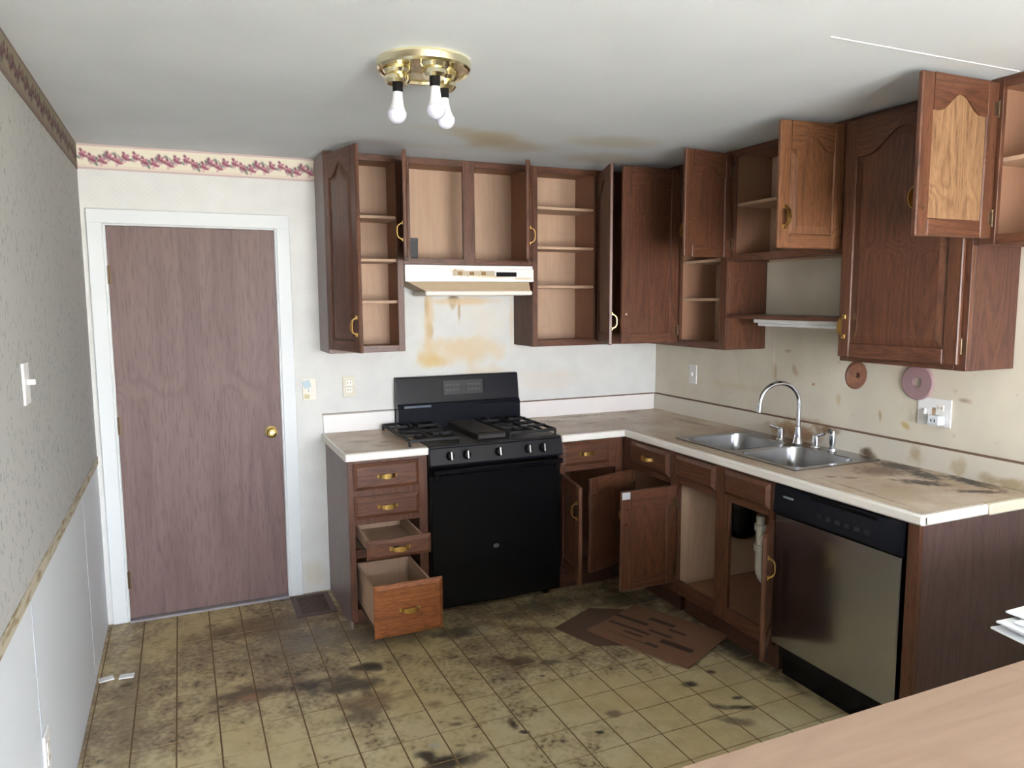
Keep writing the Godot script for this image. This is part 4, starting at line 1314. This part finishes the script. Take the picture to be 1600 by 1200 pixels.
# ---------------------------------------------------------------- ceiling light
func build_ceiling_light() -> void:
	var c := thing("ceiling_light", "round brass ceiling fixture with three bare white bulbs, unlit", "light fixture", Vector3(1.075, H, 1.82))
	var st := begin()
	lathe(st, [Vector2(0.150, 0.0), Vector2(0.153, -0.008), Vector2(0.150, -0.026), Vector2(0.144, -0.033), Vector2(0.138, -0.032), Vector2(0.134, -0.024), Vector2(0.05, -0.022), Vector2(0.02, -0.022), Vector2(0, -0.022)], 48)
	put("canopy", st, M.light_brass, c)
	var at := [Vector3(-0.085, -0.022, -0.01), Vector3(0.005, -0.022, 0.095), Vector3(0.075, -0.022, -0.025)]
	for p in at:
		var s := node("socket", c, p)
		st = begin()
		lathe(st, [Vector2(0.045, 0.0), Vector2(0.047, -0.012), Vector2(0.040, -0.022), Vector2(0.034, -0.024), Vector2(0.040, -0.03), Vector2(0.041, -0.042), Vector2(0.033, -0.052), Vector2(0, -0.052)], 28)
		put("cup", st, M.light_brass, s)
		st = begin()
		lathe(st, [Vector2(0.0, -0.05), Vector2(0.017, -0.051), Vector2(0.016, -0.078), Vector2(0, -0.078)], 18)
		put("lamp_holder", st, M.black_matt, s)
	var k := 0
	for p in at:
		var b := thing("light_bulb", ["white frosted bulb on the left of the brass ceiling fixture", "white frosted bulb in the front middle of the brass ceiling fixture", "lowest white frosted bulb on the right of the brass ceiling fixture"][k], "bulb", Vector3(1.075, H - 0.078, 1.82) + p, 0.0, "bulbs of the ceiling fixture")
		b.rotation = [Vector3(0, 0, -0.06), Vector3(0, 0, 0.02), Vector3(0.03, 0, 0.08)][k]
		k += 1
		st = begin()
		lathe(st, [Vector2(0, 0.004), Vector2(0.014, 0.004), Vector2(0.016, 0.0), Vector2(0.0165, -0.014), Vector2(0.020, -0.038), Vector2(0.0265, -0.056), Vector2(0, -0.056)], 22)
		put("collar", st, M.collar, b)
		st = begin()
		var prof := [Vector2(0.0265, -0.0555)]
		for q in 12:
			var a := -0.25 + (PI / 2 + 0.25) * q / 11.0
			prof.append(Vector2(0.031 * cos(a), -0.067 - 0.031 * sin(a)))
		lathe(st, prof, 22)
		put("globe", st, M.bulb, b)

# ---------------------------------------------------------------- loose things, bar in the foreground
func card(called: String, label: String, corners: Array, y: float, th: float, m: Material) -> Node3D:
	var o := thing(called, label, "cardboard", Vector3(0, y, 0))
	var st := begin()
	X = Transform3D(Basis(Vector3(1, 0, 0), Vector3(0, 0, 1), Vector3(0, -1, 0)), Vector3(0, th, 0))
	var p := PackedVector2Array(corners)
	prism(st, p, 0.0, th)
	put("sheet", st, m, o)
	return o

func build_loose_things() -> void:
	# cardboard on the floor
	var kraft := relief(mat(Color(0.50, 0.36, 0.275), 0.85), 101, 0.04, 0.15)
	var o := card("cardboard_sheet", "flattened brown cardboard with dark print lying before the sink cabinet", [Vector2(2.09, 1.11), Vector2(2.315, 1.635), Vector2(2.71, 1.44), Vector2(2.49, 0.94)], 0.009, 0.006, kraft)
	var u := Vector2(0.225, 0.525)
	var v := Vector2(0.395, -0.19)
	var ink := mat(Color(0.27, 0.195, 0.155), 0.85)
	for b in [[0.02, 0.55, 0.34, 0.07], [0.30, 0.72, 0.26, 0.07], [0.05, 0.36, 0.42, 0.05], [0.42, 0.46, 0.22, 0.05], [0.60, 0.30, 0.30, 0.09], [0.14, 0.12, 0.5, 0.05], [0.52, 0.16, 0.12, 0.05], [0.55, 0.62, 0.16, 0.05], [0.26, 0.26, 0.18, 0.04]]:
		var st := begin()
		var p: Vector2 = Vector2(2.09, 1.11) + u * b[0] + v * b[1]
		X = Transform3D(Basis(Vector3(1, 0, 0), Vector3(0, 0, 1), Vector3(0, -1, 0)), Vector3(0, 0.0066, 0))
		prism(st, PackedVector2Array([p, p + u * b[2], p + u * b[2] + v * b[3], p + v * b[3]]), 0.0, 0.0008)
		put("print", st, ink, o)
	var st1 := begin()
	X = Transform3D(Basis(Vector3(1, 0, 0), Vector3(0, 0, 1), Vector3(0, -1, 0)), Vector3(0, 0.0076, 0))
	var q0 := Vector2(2.09, 1.11) + v * 0.0
	prism(st1, PackedVector2Array([q0, q0 + u, q0 + u + v * 0.14, q0 + v * 0.16]), 0.0, 0.004)
	put("folded_flap", st1, kraft, o)
	card("cardboard_sheet", "smaller dull brown cardboard scrap partly under the printed sheet", [Vector2(1.97, 1.0), Vector2(2.06, 1.25), Vector2(2.22, 1.32), Vector2(2.45, 0.98), Vector2(2.25, 0.86)], 0.0005, 0.005, mat(Color(0.36, 0.27, 0.21), 0.9))

	# register in the floor
	var r := thing("floor_register", "brown metal floor register between the door and the drawer cabinet", "vent", Vector3(0.80, 0, 0.03))
	var bm := mat(Color(0.34, 0.25, 0.225), 0.5)
	st1 = begin()
	for b in [[0.0, 0.0, 0.21, 0.03], [0.0, 0.27, 0.21, 0.30], [0.0, 0.0, 0.03, 0.30], [0.18, 0.0, 0.21, 0.30]]:
		box(st1, Vector3(b[0], 0.0002, b[1]), Vector3(b[2], 0.006, b[3]), 0.002)
	put("frame", st1, bm, r)
	boxpart("well", Vector3(0.03, 0.0002, 0.03), Vector3(0.18, 0.0012, 0.27), M.black_matt, r, 0, 0.0)
	for k in 12:
		boxpart("slat", Vector3(0.03, 0.001, 0.036 + k * 0.02), Vector3(0.18, 0.005, 0.046 + k * 0.02), bm, r, 0, 0.001)

	# scraps by the left wall
	for b in [[-0.082, 0.632, 0.2], [0.0, 0.64, -0.1]]:
		st1 = begin()
		box(st1, Vector3(-0.03, 0.0003, -0.02), Vector3(0.03, 0.006, 0.02), 0.002)
		var s := put("paper_scrap", st1, M.white)
		s.position = Vector3(b[0] + 0.02, 0, b[1])
		s.rotation.y = b[2]
		tag(s, "white scrap of paper lying on the floor against the left wall" if b[0] < -0.05 else "white scrap of paper on the floor a little out from the left wall", "paper scrap", "paper scraps on the floor")

	# small dark box left in the cabinet over the hood
	var bx := thing("small_box", "small dark upright box left inside the cabinet above the range hood", "box", Vector3(1.472, 1.877, 0.16))
	boxpart("carton", Vector3(0, 0, 0), Vector3(0.06, 0.115, 0.05), mat(Color(0.10, 0.105, 0.115), 0.5), bx, 1, 0.002)
	boxpart("lid", Vector3(-0.001, 0.095, -0.001), Vector3(0.061, 0.117, 0.051), mat(Color(0.16, 0.165, 0.17), 0.5), bx, 1, 0.002)

	# bar top on its half wall, right in front of the camera
	var bt := thing("bar_top", "pale peach wooden bar top crossing the lower right corner in the foreground", "bar counter", Vector3(0.78, 0.0, 3.345))
	st1 = begin()
	grain = 0
	box(st1, Vector3(0, 0.91, 0), Vector3(XR - 0.78 - 0.001, 0.95, 0.52), 0.009)
	put("board", st1, M.bar, bt)
	boxpart("half_wall", Vector3(0.1, 0.0, 0.12), Vector3(XR - 0.78 - 0.001, 0.91, 0.24), mat(Color(0.80, 0.79, 0.76), 0.8), bt, 1, 0.003)
	var ps := thing("paper_stack", "white loose papers jutting over the far edge of the peach bar top", "papers", Vector3(1.868, 0.9505, 3.235), -0.12)
	var pg := mat(Color(0.90, 0.91, 0.92), 0.6)
	for k in 6:
		st1 = begin()
		X = Transform3D(Basis(Vector3.UP, -0.05 + 0.035 * k), Vector3(0.02 * (k % 3), 0.006 * k, 0.012 * ((k * 2) % 5)))
		box(st1, Vector3(0, 0, 0), Vector3(0.28, 0.0045, 0.22), 0.001)
		put("sheet", st1, pg, ps)
